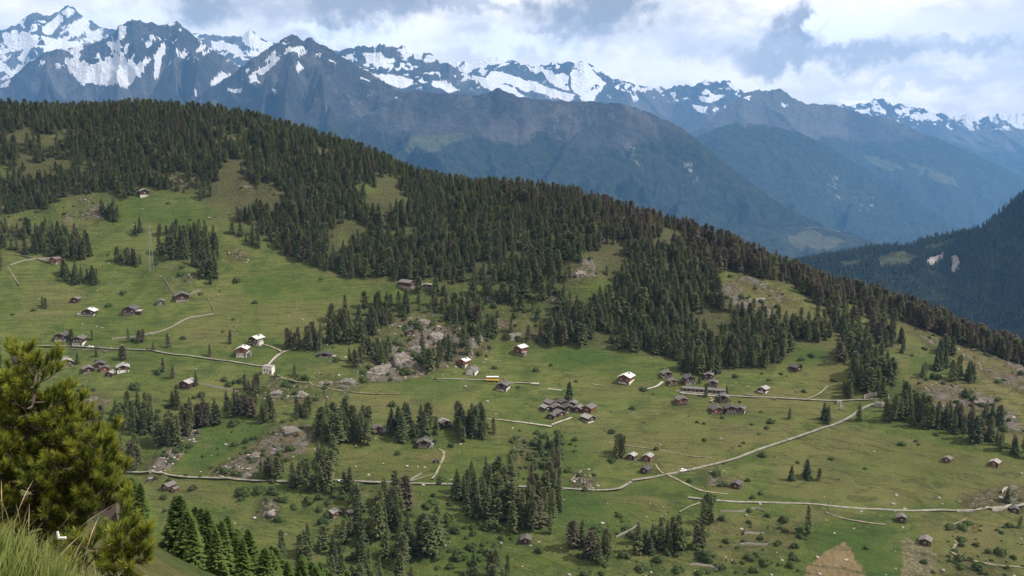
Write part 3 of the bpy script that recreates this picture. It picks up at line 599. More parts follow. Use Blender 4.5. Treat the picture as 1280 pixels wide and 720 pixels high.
# ------------------------------------------------------------------ roads, tracks and walls laid on the ground
def drape(pix, step=2.5, fn=hit):
    P = np.array([fn(x, y) for x, y in pix])
    # densify in plan with Catmull-Rom
    out = []
    n = len(P)
    for i in range(n - 1):
        p0, p1, p2, p3 = P[max(i - 1, 0)], P[i], P[i + 1], P[min(i + 2, n - 1)]
        k = max(2, int(np.linalg.norm(p2 - p1) / step))
        for t in np.arange(k) / k:
            out.append(0.5 * ((2 * p1) + (-p0 + p2) * t + (2 * p0 - 5 * p1 + 4 * p2 - p3) * t * t + (-p0 + 3 * p1 - 3 * p2 + p3) * t ** 3))
    out.append(P[-1]); out = np.array(out)
    out[:, 2] = hz(out[:, 0], out[:, 1])
    return out
def strip(name, pix, width, mat, lift=0.06, skirt=2.0, wob=0.0, wallmat=None, parent=None):
    C = drape(pix); T = np.gradient(C, axis=0)[:, :2]; T /= np.linalg.norm(T, axis=1)[:, None] + 1e-9
    Nn = np.stack([-T[:, 1], T[:, 0]], 1); w = width * .5 * (1 + wob * (fbm(np.arange(len(C)) / 6.0, np.zeros(len(C)), 7, 3) - .5) * 2)
    A = C[:, :2] + Nn * w[:, None]; B = C[:, :2] - Nn * w[:, None]
    za, zb = hz(A[:, 0], A[:, 1]), hz(B[:, 0], B[:, 1])
    top = np.maximum(np.maximum(za, zb), C[:, 2]) + lift
    k = 5; top = np.convolve(np.pad(top, k, mode='edge'), np.ones(2 * k + 1) / (2 * k + 1), 'valid')
    top = np.maximum(top, np.maximum(za, zb) + lift * .4)
    n = len(C)
    V = np.concatenate([np.column_stack([A, top]), np.column_stack([B, top]), np.column_stack([A, top - skirt]), np.column_stack([B, top - skirt])])
    i = np.arange(n - 1)
    Fq = np.concatenate([np.stack([i, i + 1, n + i + 1, n + i], 1), np.stack([2 * n + i, i, i + 1, 2 * n + i + 1][::1], 1)[:, [0, 1, 2, 3]], np.stack([n + i, 3 * n + i, 3 * n + i + 1, n + i + 1], 1)])
    mi = np.concatenate([np.zeros(n - 1), np.ones(2 * (n - 1))])
    o = obj(name, mesh(name, V, Fq, [mat, wallmat or M['ground']], False, mi), parent)
    return tag(o, kind='structure')
def wall(pix, label, h=0.9, th=0.65, mat=None):
    C = drape(pix, 2.0); T = np.gradient(C, axis=0)[:, :2]; T /= np.linalg.norm(T, axis=1)[:, None] + 1e-9
    Nn = np.stack([-T[:, 1], T[:, 0]], 1); n = len(C); r = np.random.RandomState(int(pix[0][0]))
    hh = h * (0.75 + .5 * r.rand(n)); V = []
    for sgn, up in ((1, -1), (.7, 1), (-.7, 1), (-1, -1)):
        q = C[:, :2] + Nn * (sgn * th / 2) * (0.85 + .3 * r.rand(n))[:, None]
        V.append(np.column_stack([q, C[:, 2] + (hh if up > 0 else -0.6)]))
    i = np.arange(n - 1); Fq = np.concatenate([np.stack([k * n + i, k * n + i + 1, (k + 1) * n + i + 1, (k + 1) * n + i], 1) for k in range(3)])
    return tag(obj('dry_stone_wall', mesh('dry_stone_wall', np.concatenate(V), Fq, mat or M['drystone'])), label, 'stone wall', 'dry stone walls in the meadows')
strip('valley_road', [(120, 588), (150, 590), (200, 592), (260, 598), (320, 602), (400, 603), (470, 604), (540, 605), (600, 606), (660, 609), (702, 610), (735, 612), (765, 613), (778, 609), (790, 602)], 2.5, M['road'], wob=.25)
strip('valley_road', [(790, 601), (815, 597), (850, 590), (890, 581), (925, 571), (955, 560), (985, 550), (1015, 540), (1045, 530), (1065, 520), (1078, 511), (1092, 505), (1104, 504)], 2.8, M['road'], wob=.2)
strip('upper_road', [(40, 432), (80, 433), (130, 436), (185, 438), (215, 443), (250, 447), (290, 452), (335, 459)], 2.5, M['road'], wob=.25)
strip('upper_road', [(540, 473), (575, 474), (605, 475), (640, 478), (672, 479)], 2.5, M['road'], wob=.25)
strip('hamlet_road', [(845, 489), (870, 491), (900, 494), (930, 496), (965, 497), (1000, 499), (1040, 501), (1075, 500), (1098, 499)], 2.5, M['road'], wob=.25)
strip('lower_road', [(860, 622), (905, 626), (955, 628), (985, 629), (1015, 630), (1060, 634), (1110, 637), (1140, 639), (1175, 638), (1210, 638), (1240, 636), (1262, 634), (1290, 630)], 2.5, M['road'], wob=.25)
strip('terrace', [(664, 480), (674, 480)], 5, M['gravel'])
TRACKS = [([(334, 459), (343, 448), (354, 440), (370, 436)], 2.4), ([(300, 432), (325, 430), (345, 436), (352, 441)], 2.2), ([(340, 470), (375, 478), (410, 486), (450, 492), (500, 492)], 1.8),
          ([(690, 532), (704, 526), (715, 522)], 2.6), ([(640, 527), (665, 530), (690, 534)], 2.6), ([(596, 523), (620, 524), (640, 527)], 2.2), ([(805, 488), (820, 484), (829, 477)], 2.4),
          ([(885, 495), (892, 500), (888, 503)], 2.2), ([(540, 600), (545, 594), (556, 568), (548, 561)], 1.8), ([(545, 592), (520, 600), (505, 606)], 1.6), ([(445, 560), (447, 552), (453, 546)], 1.2),
          ([(20, 319), (40, 322), (62, 329)], 2.0), ([(1010, 500), (1025, 492), (1035, 482)], 1.8), ([(836, 594), (850, 601), (866, 609), (880, 614), (910, 618)], 2.0), ([(820, 580), (826, 590), (834, 594)], 1.6),
          ([(1032, 640), (1050, 647), (1080, 653), (1108, 656)], 1.8), ([(1196, 680), (1190, 691), (1205, 698), (1240, 706), (1285, 711)], 1.8), ([(1194, 676), (1200, 682)], 1.8), ([(414, 583), (418, 590), (416, 600)], 1.8),
          ([(640, 614), (707, 612)], 1.4), ([(850, 641), (862, 633), (875, 628)], 1.2), ([(130, 441), (137, 436)], 1.8), ([(740, 480), (755, 483)], 2.2), ([(685, 486), (702, 488)], 3.0),
          ([(970, 500), (945, 495), (930, 492)], 1.6), ([(1208, 648), (1195, 655), (1180, 662)], 1.2), ([(760, 553), (820, 562), (860, 570), (890, 572)], 1.2), ([(10, 333), (20, 350), (24, 358)], 1.0), ([(60, 432), (100, 437), (150, 438)], 1.2)]
for pix, w in TRACKS: strip('track', pix, w, M['path'] if w < 2.3 else M['gravel'], 0.1, 1.0, 0.4, M['path'])
for pix, lb in (([(188, 418), (205, 413), (222, 405), (235, 398), (252, 395), (268, 392)], 'pale curved dry stone wall sweeping up to the meadow corner'),
                ([(268, 392), (265, 383), (260, 374)], 'short straight stone wall climbing from the bend of the curved wall'),
                ([(205, 348), (212, 360), (218, 368)], 'short stone wall running down to the dark slab roofed barn'),
                ([(238, 368), (245, 364), (252, 364)], 'low stone wall beside the slab roofed barn'),
                ([(12, 332), (30, 326), (62, 323), (72, 322)], 'long thin wall leading to the small hut by the larch clump'),
                ([(190, 328 + 88), (175, 420), (140, 424)], 'low wall continuing the curved wall towards the roadside chalets'),
                ([(900, 640), (925, 640), (945, 636), (955, 640)], 'terrace wall of pale stones beside the big round lone tree'),
                ([(930, 668), (955, 667)], 'short dark terrace wall in the lower pasture'), ([(925, 681), (960, 681)], 'lower of the short terrace walls in the lower pasture'),
                ([(770, 672), (790, 662), (800, 655)], 'stone wall climbing beside the row of dark trees'), ([(862, 707), (890, 709), (897, 714)], 'broken stone wall at the foot of the pasture'),
                ([(713, 602), (720, 595), (727, 589)], 'straight retaining wall above the pale scree by the road'), ([(250, 480), (280, 486), (300, 490)], 'low wall running from the barn beside a fir towards the thicket'),
                ([(505, 605), (520, 596), (527, 592)], 'rough stone wall above the valley road near the chalet drive')):
    wall(pix, lb)
# the curved retaining wall of the hairpin and the concrete walls along the lower road
def kerbwall(pix, label, h, th=0.5):
    return wall(pix, label, h, th, M['gravel'])
kerbwall([(1093, 507), (1099, 509), (1106, 509), (1111, 505), (1110, 499)], 'pale curved retaining wall around the hairpin bend', 3.2)
kerbwall([(1080, 499), (1090, 496), (1096, 494)], 'short pale retaining wall above the hairpin bend', 3.0)
kerbwall([(1196, 640), (1216, 640)], 'pale concrete wall on the outer edge of the lower road', 1.4)
kerbwall([(1240, 638), (1256, 636), (1264, 633)], 'concrete wall beside the hut at the lower road', 1.6)
kerbwall([(1252, 617), (1255, 613), (1261, 611)], 'curved pale concrete wall up the bank above the lower road', 1.6)

# ------------------------------------------------------------------ trees
def conifer(seed, nb=120, r=0.19, z0=0.10, shape=0.8, sub=1, droop=0.3, sparse=0.0, lean=0.02, fine=1.0):
    """unit-height conifer: crown of drooping branch sprays, tapered trunk"""
    g = np.random.RandomState(seed); V, Fc = [], []
    phase = g.rand() * 6.28; ax, ay = g.normal(0, lean, 2)
    lop = 0.2 * g.rand(); lopa = g.rand() * 6.28
    for i in range(nb):
        t = (i + g.rand()) / nb; t = t ** 0.85
        z = z0 + (1 - z0) * t
        if g.rand() < sparse * (1 - t): continue
        a = phase + i * 2.39996 + g.normal(0, .35)
        R = r * ((1 - t) ** shape * 0.97 + 0.03) * (0.62 + 0.55 * g.rand()) * (1 + lop * math.cos(a - lopa)) * (0.75 + .25 * min(1, t * 8 + .3))
        ca, sa = math.cos(a), math.sin(a)
        dz = -droop * R * (1 - t) + 0.55 * R * t ** 2
        cx, cy = ax * z, ay * z
        for s in range(sub):
            f0 = 0.12 + 0.62 * s / max(sub, 1); f1 = min(1.0, f0 + (0.9 if sub == 1 else 0.55) + .1 * g.rand())
            aa = a + (g.normal(0, .32) if sub > 1 else 0); c2, s2 = math.cos(aa), math.sin(aa)
            bx, by, bz = cx + ca * R * f0, cy + sa * R * f0, z + dz * f0
            L = R * (f1 - f0) + .006; w = (0.36 * L + 0.012 * (1 if sub == 1 else .5)) * fine; L = L * (.5 + .5 * fine)
            tx, ty, tz = bx + c2 * L, by + s2 * L, bz + dz * (f1 - f0) * 1.2 - .004
            mx, my, mz = bx + c2 * L * .5, by + s2 * L * .5, bz + dz * (f1 - f0) * .35
            px, py = -s2 * w, c2 * w; hgt = w * (.55 + .5 * g.rand()); b = len(V)
            V += [(bx, by, bz), (mx + px, my + py, mz - .35 * hgt), (tx, ty, tz), (mx - px, my - py, mz - .35 * hgt), (mx, my, mz + .55 * hgt), (mx * 1.02, my * 1.02, mz - .9 * hgt)]
            Fc += [(b, b + 1, b + 4), (b + 1, b + 2, b + 4), (b + 2, b + 3, b + 4), (b + 3, b, b + 4), (b + 1, b, b + 5), (b + 3, b + 2, b + 5)]
    b = len(V); V += [(ax + .008, ay, .93), (ax - .004, ay + .007, .93), (ax - .004, ay - .007, .93), (ax, ay, 1.0)]; Fc += [(b, b + 1, b + 3), (b + 1, b + 2, b + 3), (b + 2, b, b + 3)]
    tr = MB().tube([(0, 0, -.05), (ax * .3, ay * .3, .3), (ax * .7, ay * .7, .7), (ax * .96, ay * .96, .96)], [.017, .013, .007, .0015], 5)
    for k in range(5):   # a few bare limbs low down
        a = g.rand() * 6.28; z = .06 + .2 * g.rand(); L = .05 + .06 * g.rand()
        tr.tube([(ax * z, ay * z, z), (ax * z + math.cos(a) * L, ay * z + math.sin(a) * L, z - .004)], [.004, .001], 3)
    return np.array(V, np.float32), np.array(Fc), tr
KIND = {'larch_green': 'l_green', 'larch_brown': 'l_brown', 'larch_olive': 'l_olive', 'spruce': 'spruce', 'larch_bright': 'l_bright'}
PROTO = {}
for kind, mk in KIND.items():
    for k in range(5):
        sd_ = hash_ = sum(map(ord, kind)) * 7 + k
        if kind == 'spruce': V, Fc, tr = conifer(sd_, 150, .225 + .015 * k, .04, .95 - .08 * k, 2, .45)
        elif kind == 'larch_bright': V, Fc, tr = conifer(sd_, 520, .215 + .02 * k, .08, .68, 7, .25, .05, fine=.5)
        else: V, Fc, tr = conifer(sd_, 150, [.20, .25, .22, .18, .27][k], [.08, .12, .05, .16, .10][k], [.48, .36, .62, .42, .30][k], 2, .20, .12, [.02, .05, .02, .06, .04][k], .85)
        PROTO[kind, k] = (mesh(kind + '_crown', V, Fc, M[mk]), tr.me(kind + '_trunk', M['bark']))
TREE_N = {'larch_tree': 0, 'spruce_tree': 0}
PLANTED = []
def plant(P, kind, h, label, group, rs, sx=None):
    PLANTED.append((h / P[1], [float(q) for q in P], kind, h, label, group, rs.randint(5), rs.rand() * 6.28, h * (.92 + .42 * rs.rand())))
def build_tree(_, P, kind, h, label, group, k, rz, w):
    nm = 'spruce_tree' if kind == 'spruce' else 'larch_tree'
    TREE_N[nm] += 1
    e = empty(nm, P, rz); e.scale = (w, w, h)
    tag(e, label, 'tree', group)
    c_, t_ = PROTO[kind, k]
    obj('crown', c_, e); obj('trunk', t_, e)
    return e
def clump(poly, n, label, kinds, hmin, hmax, seed, fn=hit, mind=2.6):
    """n trees with their feet inside a photo polygon, on the ground there"""
    rs = np.random.RandomState(seed); xs = [p[0] for p in poly]; ys = [p[1] for p in poly]; got = []; tries = 0; n = n if n < 5 else int(n * 1.3)
    while len(got) < n and tries < n * 60:
        tries += 1
        x, y = rs.uniform(min(xs), max(xs)), rs.uniform(min(ys), max(ys))
        if not inpoly(np.array([x]), np.array([y]), poly)[0]: continue
        P = fn(x, y)
        if any((P[0] - q[0]) ** 2 + (P[1] - q[1]) ** 2 < mind * mind for q in got): continue
        got.append(P); plant(P, kinds[rs.randint(len(kinds))], rs.uniform(hmin, hmax) * (rs.uniform(.5, .8) if n > 5 and rs.rand() < .35 else 1.0), label, label, rs)
G_, B_, O_, S_p, Y_ = 'larch_green', 'larch_brown', 'larch_olive', 'spruce', 'larch_bright'
def box_(x0, y0, x1, y1): return [(x0, y0), (x1, y0), (x1, y1), (x0, y1)]
CL = [
    ([(325, 672), (350, 668), (440, 668), (440, 720), (400, 760), (330, 730)], 17, 'larch in the dark grove below the lone pale roofed barn', [G_, G_, S_p], 13, 19),
    ([(447, 635), (470, 645), (500, 650), (515, 675), (480, 685), (447, 678)], 12, 'tall dark tree between the valley road and the boulder strewn bank', [G_, S_p, O_], 15, 21),
    ([(430, 612), (450, 612), (450, 632), (432, 632)], 4, 'dark tree standing by the stony bank under the valley road', [G_, S_p], 13, 16),
    ([(478, 628), (510, 622), (512, 650), (482, 652)], 6, 'conifer just below the valley road opposite the boulder wall', [G_, O_, B_], 15, 20),
    ([(550, 618), (590, 600), (640, 592), (640, 650), (605, 655), (560, 625)], 24, 'tall larch of the wood that hides the valley road', [G_, G_, S_p, O_, G_], 14, 20),
    ([(642, 625), (700, 612), (704, 650), (690, 668), (642, 670)], 22, 'tall brownish larch in the block beside the road and scree', [G_, G_, B_, O_], 14, 20),
    ([(515, 675), (548, 672), (550, 700), (518, 700)], 6, 'dark tree at the edge of the lush lower meadow', [G_, S_p], 14, 19),
    ([(445, 700), (515, 690), (515, 745), (440, 745)], 14, 'larch in the lowest grove below the boulder bank', [G_, O_, G_, S_p], 12, 17),
    ([(575, 715), (640, 700), (640, 750), (580, 750)], 9, 'larch at the foot of the lush lower meadow', [G_, O_, G_, S_p], 12, 17),
    ([(726, 682), (762, 676), (762, 702), (735, 705)], 8, 'greyish larch in the clump beside the small lower barn', [G_, B_, G_], 14, 18),
    ([(790, 676), (852, 670), (854, 690), (800, 694)], 11, 'dark tree of the row along the pasture wall', [S_p, G_, G_], 11, 16),
    ([(394, 540), (425, 535), (460, 540), (460, 556), (420, 556), (396, 550)], 17, 'tall larch in the grove beside the reddish barn', [G_, G_, O_], 16, 21),
    ([(366, 518), (388, 518), (388, 526), (366, 526)], 5, 'larch in the small clump below the rocky scarp', [G_, O_], 13, 16),
    ([(320, 520), (345, 520), (346, 529), (322, 529)], 5, 'larch in the small clump beside the rocky scarp', [G_, G_], 12, 15),
    ([(484, 528), (530, 532), (550, 540), (535, 552), (500, 552), (485, 545)], 12, 'dark tree between the two sunlit chalets', [G_, S_p, S_p], 14, 20),
    ([(566, 535), (602, 530), (606, 550), (572, 556)], 14, 'dark tree crowding the barn hidden in the grove', [S_p, G_, S_p], 14, 20),
    ([(394, 572), (418, 566), (420, 588), (398, 590)], 6, 'larch beside the small barn at the meadow edge', [G_, G_, O_], 13, 17),
    ([(364, 598), (412, 592), (412, 618), (366, 618)], 8, 'larch standing on the valley road below the heath slope', [G_, O_], 13, 17),
    ([(322, 588), (355, 588), (355, 600), (324, 600)], 6, 'larch on the heath just above the valley road', [G_, B_], 11, 14),
    ([(95, 528), (135, 524), (138, 540), (98, 542)], 9, 'grey green larch in the thicket next to the foreground pine', [G_, O_, B_], 12, 16),
    ([(142, 516), (165, 508), (200, 520), (198, 540), (160, 545), (145, 532)], 17, 'dark tree in the thicket above the gully', [G_, S_p, G_], 12, 17),
    ([(190, 555), (215, 532), (270, 522), (275, 530), (245, 538), (215, 562)], 22, 'brownish larch along the upper side of the gully', [B_, G_, B_, O_], 13, 18),
    ([(283, 510), (322, 510), (322, 524), (285, 524)], 10, 'larch of the clump at the top of the bright green meadow', [G_, B_, O_], 12, 16),
    ([(145, 570), (172, 565), (175, 590), (150, 590)], 10, 'grey larch at the lower end of the gully by the road', [B_, G_], 11, 15),
    ([(302, 484), (322, 484), (322, 494), (304, 494)], 6, 'brownish larch below the white cube building', [B_, B_], 10, 13),
    ([(528, 452), (553, 450), (553, 464), (530, 466)], 6, 'larch at the foot of the rocky knoll beside two houses', [O_, G_, B_], 14, 17),
    ([(1100, 512), (1130, 505), (1172, 522), (1174, 538), (1140, 534), (1105, 526)], 22, 'dark tree in the wood beyond the hairpin bend', [G_, S_p, G_], 14, 18),
    ([(1172, 526), (1205, 528), (1240, 548), (1240, 560), (1200, 546), (1174, 540)], 15, 'dark tree in the tapering end of the hairpin wood', [G_, S_p, B_], 13, 17),
    ([(1244, 556), (1254, 556), (1256, 564), (1246, 564)], 3, 'small tree at the tip of the hairpin wood', [G_], 10, 12),
    ([(1266, 564), (1290, 566), (1290, 574), (1268, 574)], 4, 'dark tree above the reddish hut on the open slope', [S_p, G_], 11, 13),
    ([(1226, 520), (1258, 524), (1258, 532), (1228, 530)], 5, 'dark tree in the heathery hollow on the open slope', [S_p, G_], 10, 13),
    ([(1170, 436), (1196, 440), (1194, 446), (1172, 444)], 6, 'dark tree of the high clump on the green slope above the hairpin', [S_p, G_], 11, 14),
    ([(1168, 456), (1182, 458), (1182, 466), (1170, 466)], 4, 'dark tree of the small clump in the middle of the far heathery slope', [S_p, G_], 12, 15),
    ([(1188, 466), (1216, 468), (1216, 480), (1190, 478)], 8, 'dark tree of the wide clump on the heathery slope', [S_p, G_], 13, 16),
    ([(1150, 466), (1163, 468), (1162, 474), (1151, 472)], 3, 'low dark tree beside the heathery slope clumps', [G_], 8, 10),
    ([(1120, 434), (1131, 436), (1130, 442), (1121, 440)], 2, 'small tree alone on the bright meadow above the hairpin wood', [S_p], 8, 10),
    ([(1063, 468), (1085, 462), (1100, 488), (1085, 496), (1068, 480)], 15, 'dark tree of the wood above the hairpin bend', [G_, G_, S_p], 13, 17),
    ([(1044, 444), (1057, 446), (1058, 454), (1046, 452)], 5, 'grey larch on the slope above the dark lone hut', [G_, B_], 13, 16),
    ([(1052, 484), (1066, 486), (1066, 498), (1054, 498)], 5, 'dark tree between the meadow and the road by the white box', [S_p, G_], 11, 14),
    ([(78, 344), (105, 346), (124, 350), (122, 357), (80, 355)], 11, 'dark tree in the oval clump of the upper meadow', [G_, S_p], 12, 15),
    ([(64, 312), (100, 306), (118, 314), (116, 326), (70, 324)], 15, 'dark tree in the clump beside the small hut', [G_, G_, B_], 13, 17),
    ([(167, 288), (177, 288), (177, 294), (167, 294)], 2, 'dark tree beside the lattice pylon', [S_p], 11, 14),
    ([(198, 290), (222, 290), (222, 296), (199, 296)], 5, 'tree of the short row beside the lattice pylon', [G_, B_], 11, 14),
    ([(140, 326), (158, 324), (176, 328), (174, 334), (142, 332)], 7, 'brownish tree in the loose row above the oval clump', [G_, B_], 11, 14),
    ([(195, 320), (212, 298), (235, 292), (266, 294), (275, 325), (272, 350), (262, 360), (248, 345), (225, 328)], 44, 'tall larch in the pointed wood amid the upper meadow', [G_, G_, O_], 14, 20),
    ([(127, 266), (142, 264), (151, 276), (146, 282), (130, 274)], 8, 'dark tree on the flank of the bare knoll', [G_, S_p], 12, 15),
    ([(354, 432), (374, 430), (376, 440), (356, 440)], 4, 'narrow tree beside the pale larch group by the farm track', [G_, B_, S_p], 12, 16),
    ([(380, 430), (402, 428), (402, 440), (382, 440)], 7, 'pale brown larch in the group above the low farmhouse', [B_, O_, B_], 15, 18),
    ([(408, 424), (426, 426), (426, 438), (410, 436)], 4, 'thin trunked larch beside the pale group', [B_, G_], 12, 17),
    ([(436, 448), (452, 450), (450, 460), (438, 460)], 4, 'brown larch between the low farmhouse and the rocky knoll', [B_, G_], 10, 13),
    ([(985, 600), (990, 600), (990, 604), (985, 604)], 1, 'small dark fir alone in the wide lower meadow', [S_p], 9, 10),
    ([(1004, 596), (1012, 596), (1012, 602), (1004, 602)], 2, 'dark fir in the pair near the lone meadow fir', [S_p], 11, 14),
    ([(1022, 596), (1027, 596), (1027, 601), (1022, 601)], 1, 'bushy small tree beside the meadow fir pair', [G_], 7, 8),
    ([(979, 520), (988, 520), (988, 526), (979, 526)], 1, 'low bushy tree in the meadow beside the crowded hamlet', [G_], 7, 8),
    ([(1027, 522), (1042, 524), (1042, 532), (1028, 530)], 4, 'dark fir of the roadside pair below the hamlet road', [S_p], 10, 13),
    ([(1072, 522), (1078, 522), (1078, 526), (1073, 526)], 1, 'single thin tree on the outer edge of the curving road', [G_], 12, 13),
    ([(710, 499), (718, 499), (718, 501), (710, 501)], 1, 'broad dark spruce standing alone behind the crowded hamlet', [S_p], 13, 14),
    ([(880, 652), (888, 652), (888, 655), (880, 655)], 2, 'round crowned lone tree beside the lower track', [O_, G_], 13, 15),
    ([(871, 680), (878, 680), (878, 684), (871, 684)], 2, 'brownish round tree below the terrace wall', [B_, G_], 10, 12),
    ([(1006, 666), (1014, 666), (1014, 669), (1006, 669)], 2, 'tall brown larch alone below the lower road', [B_, O_], 15, 17),
    ([(712, 684), (717, 684), (717, 688), (712, 688)], 2, 'thin larch alone beside the small lower barn', [B_, G_], 14, 16),
    ([(1258, 628), (1263, 628), (1263, 632), (1258, 632)], 1, 'dark tree beside the hut at the lower road', [S_p], 9, 10),
    ([(768, 566), (778, 566), (778, 574), (768, 574)], 4, 'larch beside the three scree barns', [G_, B_], 12, 15),
    ([(672, 560), (700, 556), (700, 570), (674, 572)], 6, 'dark tree in the thicket below the crowded hamlet', [G_, S_p], 9, 12),
    ([(690, 582), (702, 580), (702, 588), (692, 588)], 3, 'brown larch beside the straight retaining wall', [B_, G_], 11, 13),
    ([(847, 458), (868, 462), (900, 466), (898, 470), (862, 468), (848, 462)], 9, 'spruce at the ragged front edge of the forest above the chalets', [S_p, G_], 13, 18),
    ([(874, 476), (879, 476), (879, 479), (874, 479)], 1, 'dark tree between the two chalets above the garages', [S_p], 7, 8),
    ([(882, 494), (887, 494), (887, 497), (882, 497)], 1, 'round green tree in front of the garages', [G_], 7, 8),
    ([(908, 490), (914, 490), (914, 493), (908, 493)], 1, 'dark tree at the end of the garages', [S_p], 7, 8),
    ([(898, 502), (902, 502), (902, 505), (898, 505)], 1, 'dark tree hiding the left wall of the chalet below the garages', [S_p], 7, 8),
    ([(241, 481), (246, 481), (246, 485), (241, 485)], 1, 'fir standing against the dark barn with pale roof', [S_p], 10, 11),
    ([(66, 450), (75, 450), (75, 456), (66, 456)], 3, 'dark tree crowding the grey roofed chalet under the road', [S_p, G_], 8, 10),
    ([(93, 452), (97, 452), (97, 455), (93, 455)], 1, 'pointed fir at the gable of the grey roofed chalet', [S_p], 8, 9),
    ([(88, 426), (92, 426), (92, 430), (88, 430)], 2, 'tree between the two roadside chalets', [G_], 9, 12),
    ([(114, 424), (118, 424), (118, 427), (114, 427)], 1, 'bushy tree beside the two balconied roadside chalet', [G_], 8, 9),
    ([(157, 426), (162, 426), (162, 429), (157, 429)], 1, 'dark leaning larch by the small brown landslip', [G_], 11, 12),
    ([(172, 427), (179, 427), (179, 430), (172, 430)], 2, 'brown larch beside the small brown landslip', [B_], 9, 10),
    ([(210, 433), (216, 433), (216, 436), (210, 436)], 1, 'upright brown larch just above the upper road', [B_], 11, 12),
    ([(187, 436), (193, 436), (193, 438), (187, 438)], 1, 'small brown larch at the upper road edge', [B_], 7, 8),
    ([(148, 448), (156, 448), (156, 451), (148, 451)], 2, 'round brown larch just below the upper road', [B_, O_], 10, 11),
    ([(118, 446), (124, 446), (124, 448), (118, 448)], 1, 'low grey bushy tree below the parked cars', [B_], 7, 8),
    ([(202, 464), (207, 464), (207, 467), (202, 467)], 1, 'brown larch beside the round grey bush', [B_], 10, 11),
    ([(215, 470), (221, 470), (221, 473), (215, 473)], 1, 'thin brown larch above the barn with a fir', [B_], 10, 11),
    ([(262, 444), (266, 444), (266, 446), (262, 446)], 1, 'pale brown larch above the upper road near the tall chalet', [B_], 9, 10),
    ([(287, 428), (291, 428), (291, 431), (287, 431)], 1, 'thin brown larch beside the white roofed chalet', [B_], 11, 12),
    ([(52, 382), (58, 382), (58, 386), (52, 386)], 2, 'grey green tree on the meadow beside the small dark barn', [O_, G_], 8, 9),
    ([(212, 512), (218, 500), (226, 500), (226, 512)], 4, 'brownish larch below the barn with a fir', [B_, G_], 11, 13),
    ([(366, 468), (372, 468), (372, 471), (366, 471)], 1, 'bushy tree on the bright patch beside the white cube building', [G_], 8, 9),
    ([(1270, 655), (1280, 655), (1280, 660), (1270, 660)], 1, 'small green tree at the far end of the lower pasture', [G_], 6, 7),
    ([(614, 538), (620, 538), (620, 543), (614, 543)], 1, 'single larch beside the grove hiding a barn', [G_], 10, 11),
]
for i, (poly, n, lb, kinds, h0, h1) in enumerate(CL): clump(poly, n, lb, kinds, h0, h1, 900 + i)
# the larch stand on the near spur
rs = np.random.RandomState(43); got = []
for _ in range(26000):
    Yd = rs.uniform(95, 262); x = rs.uniform(140, 520); Xd = (x - 640) / F * Yd * 1.03; h = rs.uniform(5.8, 9.2)
    zg = float(near_z(np.array(Xd), np.array(Yd))); uu, vt = project(Xd, Yd, zg + h); ub, vb = project(Xd, Yd, zg)
    if not (np.interp(uu, [150, 190, 215, 240, 290, 345, 420], [597, 600, 615, 625, 650, 682, 715]) - 5 < vt < 725) or uu < 156 or uu > 440: continue
    tt = np.linspace(.15, .985, 60)
    if np.any(near_z(Xd * tt, Yd * tt) > (zg + .45 * h) * tt): continue
    if 176 < uu < 216 and 668 < vb < 712: continue
    if any((Xd - q[0]) ** 2 + (Yd - q[1]) ** 2 < 6 for q in got) or len(got) > 200: continue
    got.append((Xd, Yd)); lb = 'bright green larch at the upper end of the near spur' if uu < 225 else 'bright green larch in the dense stand on the near spur'
    plant((Xd, Yd, zg - .2), Y_, h, lb, lb, rs)
PLANTED.sort(key=lambda t: -t[0]); REST = []
for t in PLANTED:
    if t[2] != S_p and TREE_N['larch_tree'] >= 300: REST.append(t)
    else: build_tree(*t)

# ---- the forests that read as one mass: one object, trees set out by geometry nodes
def scatter(name, pts, scl, rot, idx, protos, label, zs=None):
    coll = bpy.data.collections.new(name + '_source')
    for i, me in enumerate(protos):
        coll.objects.link(bpy.data.objects.new('%s_source_%02d' % (name, i), me))
    me = bpy.data.meshes.new(name); me.vertices.add(len(pts)); me.vertices.foreach_set('co', np.asarray(pts, np.float32).ravel())
    for nm, typ, arr, key in (('scl', 'FLOAT_VECTOR', scl, 'vector'), ('rot', 'FLOAT', rot, 'value'), ('idx', 'INT', idx, 'value')):
        a = me.attributes.new(nm, typ, 'POINT'); a.data.foreach_set(key, np.asarray(arr, np.int32 if typ == 'INT' else np.float32).ravel())
    o = tag(obj(name, me), label, None, None, 'stuff')
    ng = bpy.data.node_groups.new(name + '_scatter', 'GeometryNodeTree')
    ng.interface.new_socket('Geometry', in_out='INPUT', socket_type='NodeSocketGeometry'); ng.interface.new_socket('Geometry', in_out='OUTPUT', socket_type='NodeSocketGeometry')
    nd = ng.nodes; L = ng.links
    gi, go = nd.new('NodeGroupInput'), nd.new('NodeGroupOutput')
    ci = nd.new('GeometryNodeCollectionInfo'); ci.inputs['Collection'].default_value = coll; ci.inputs['Separate Children'].default_value = True
    ip = nd.new('GeometryNodeInstanceOnPoints'); ip.inputs['Pick Instance'].default_value = True
    def at(nm, typ):
        a = nd.new('GeometryNodeInputNamedAttribute'); a.data_type = typ; a.inputs['Name'].default_value = nm; return a.outputs['Attribute']
    cx = nd.new('ShaderNodeCombineXYZ'); L.new(at('rot', 'FLOAT'), cx.inputs[2])
    L.new(gi.outputs[0], ip.inputs['Points']); L.new(ci.outputs[0], ip.inputs['Instance']); L.new(at('idx', 'INT'), ip.inputs['Instance Index'])
    L.new(cx.outputs[0], ip.inputs['Rotation']); L.new(at('scl', 'FLOAT_VECTOR'), ip.inputs['Scale']); L.new(ip.outputs[0], go.inputs[0])
    md = o.modifiers.new('scatter', 'NODES'); md.node_group = ng
    return o
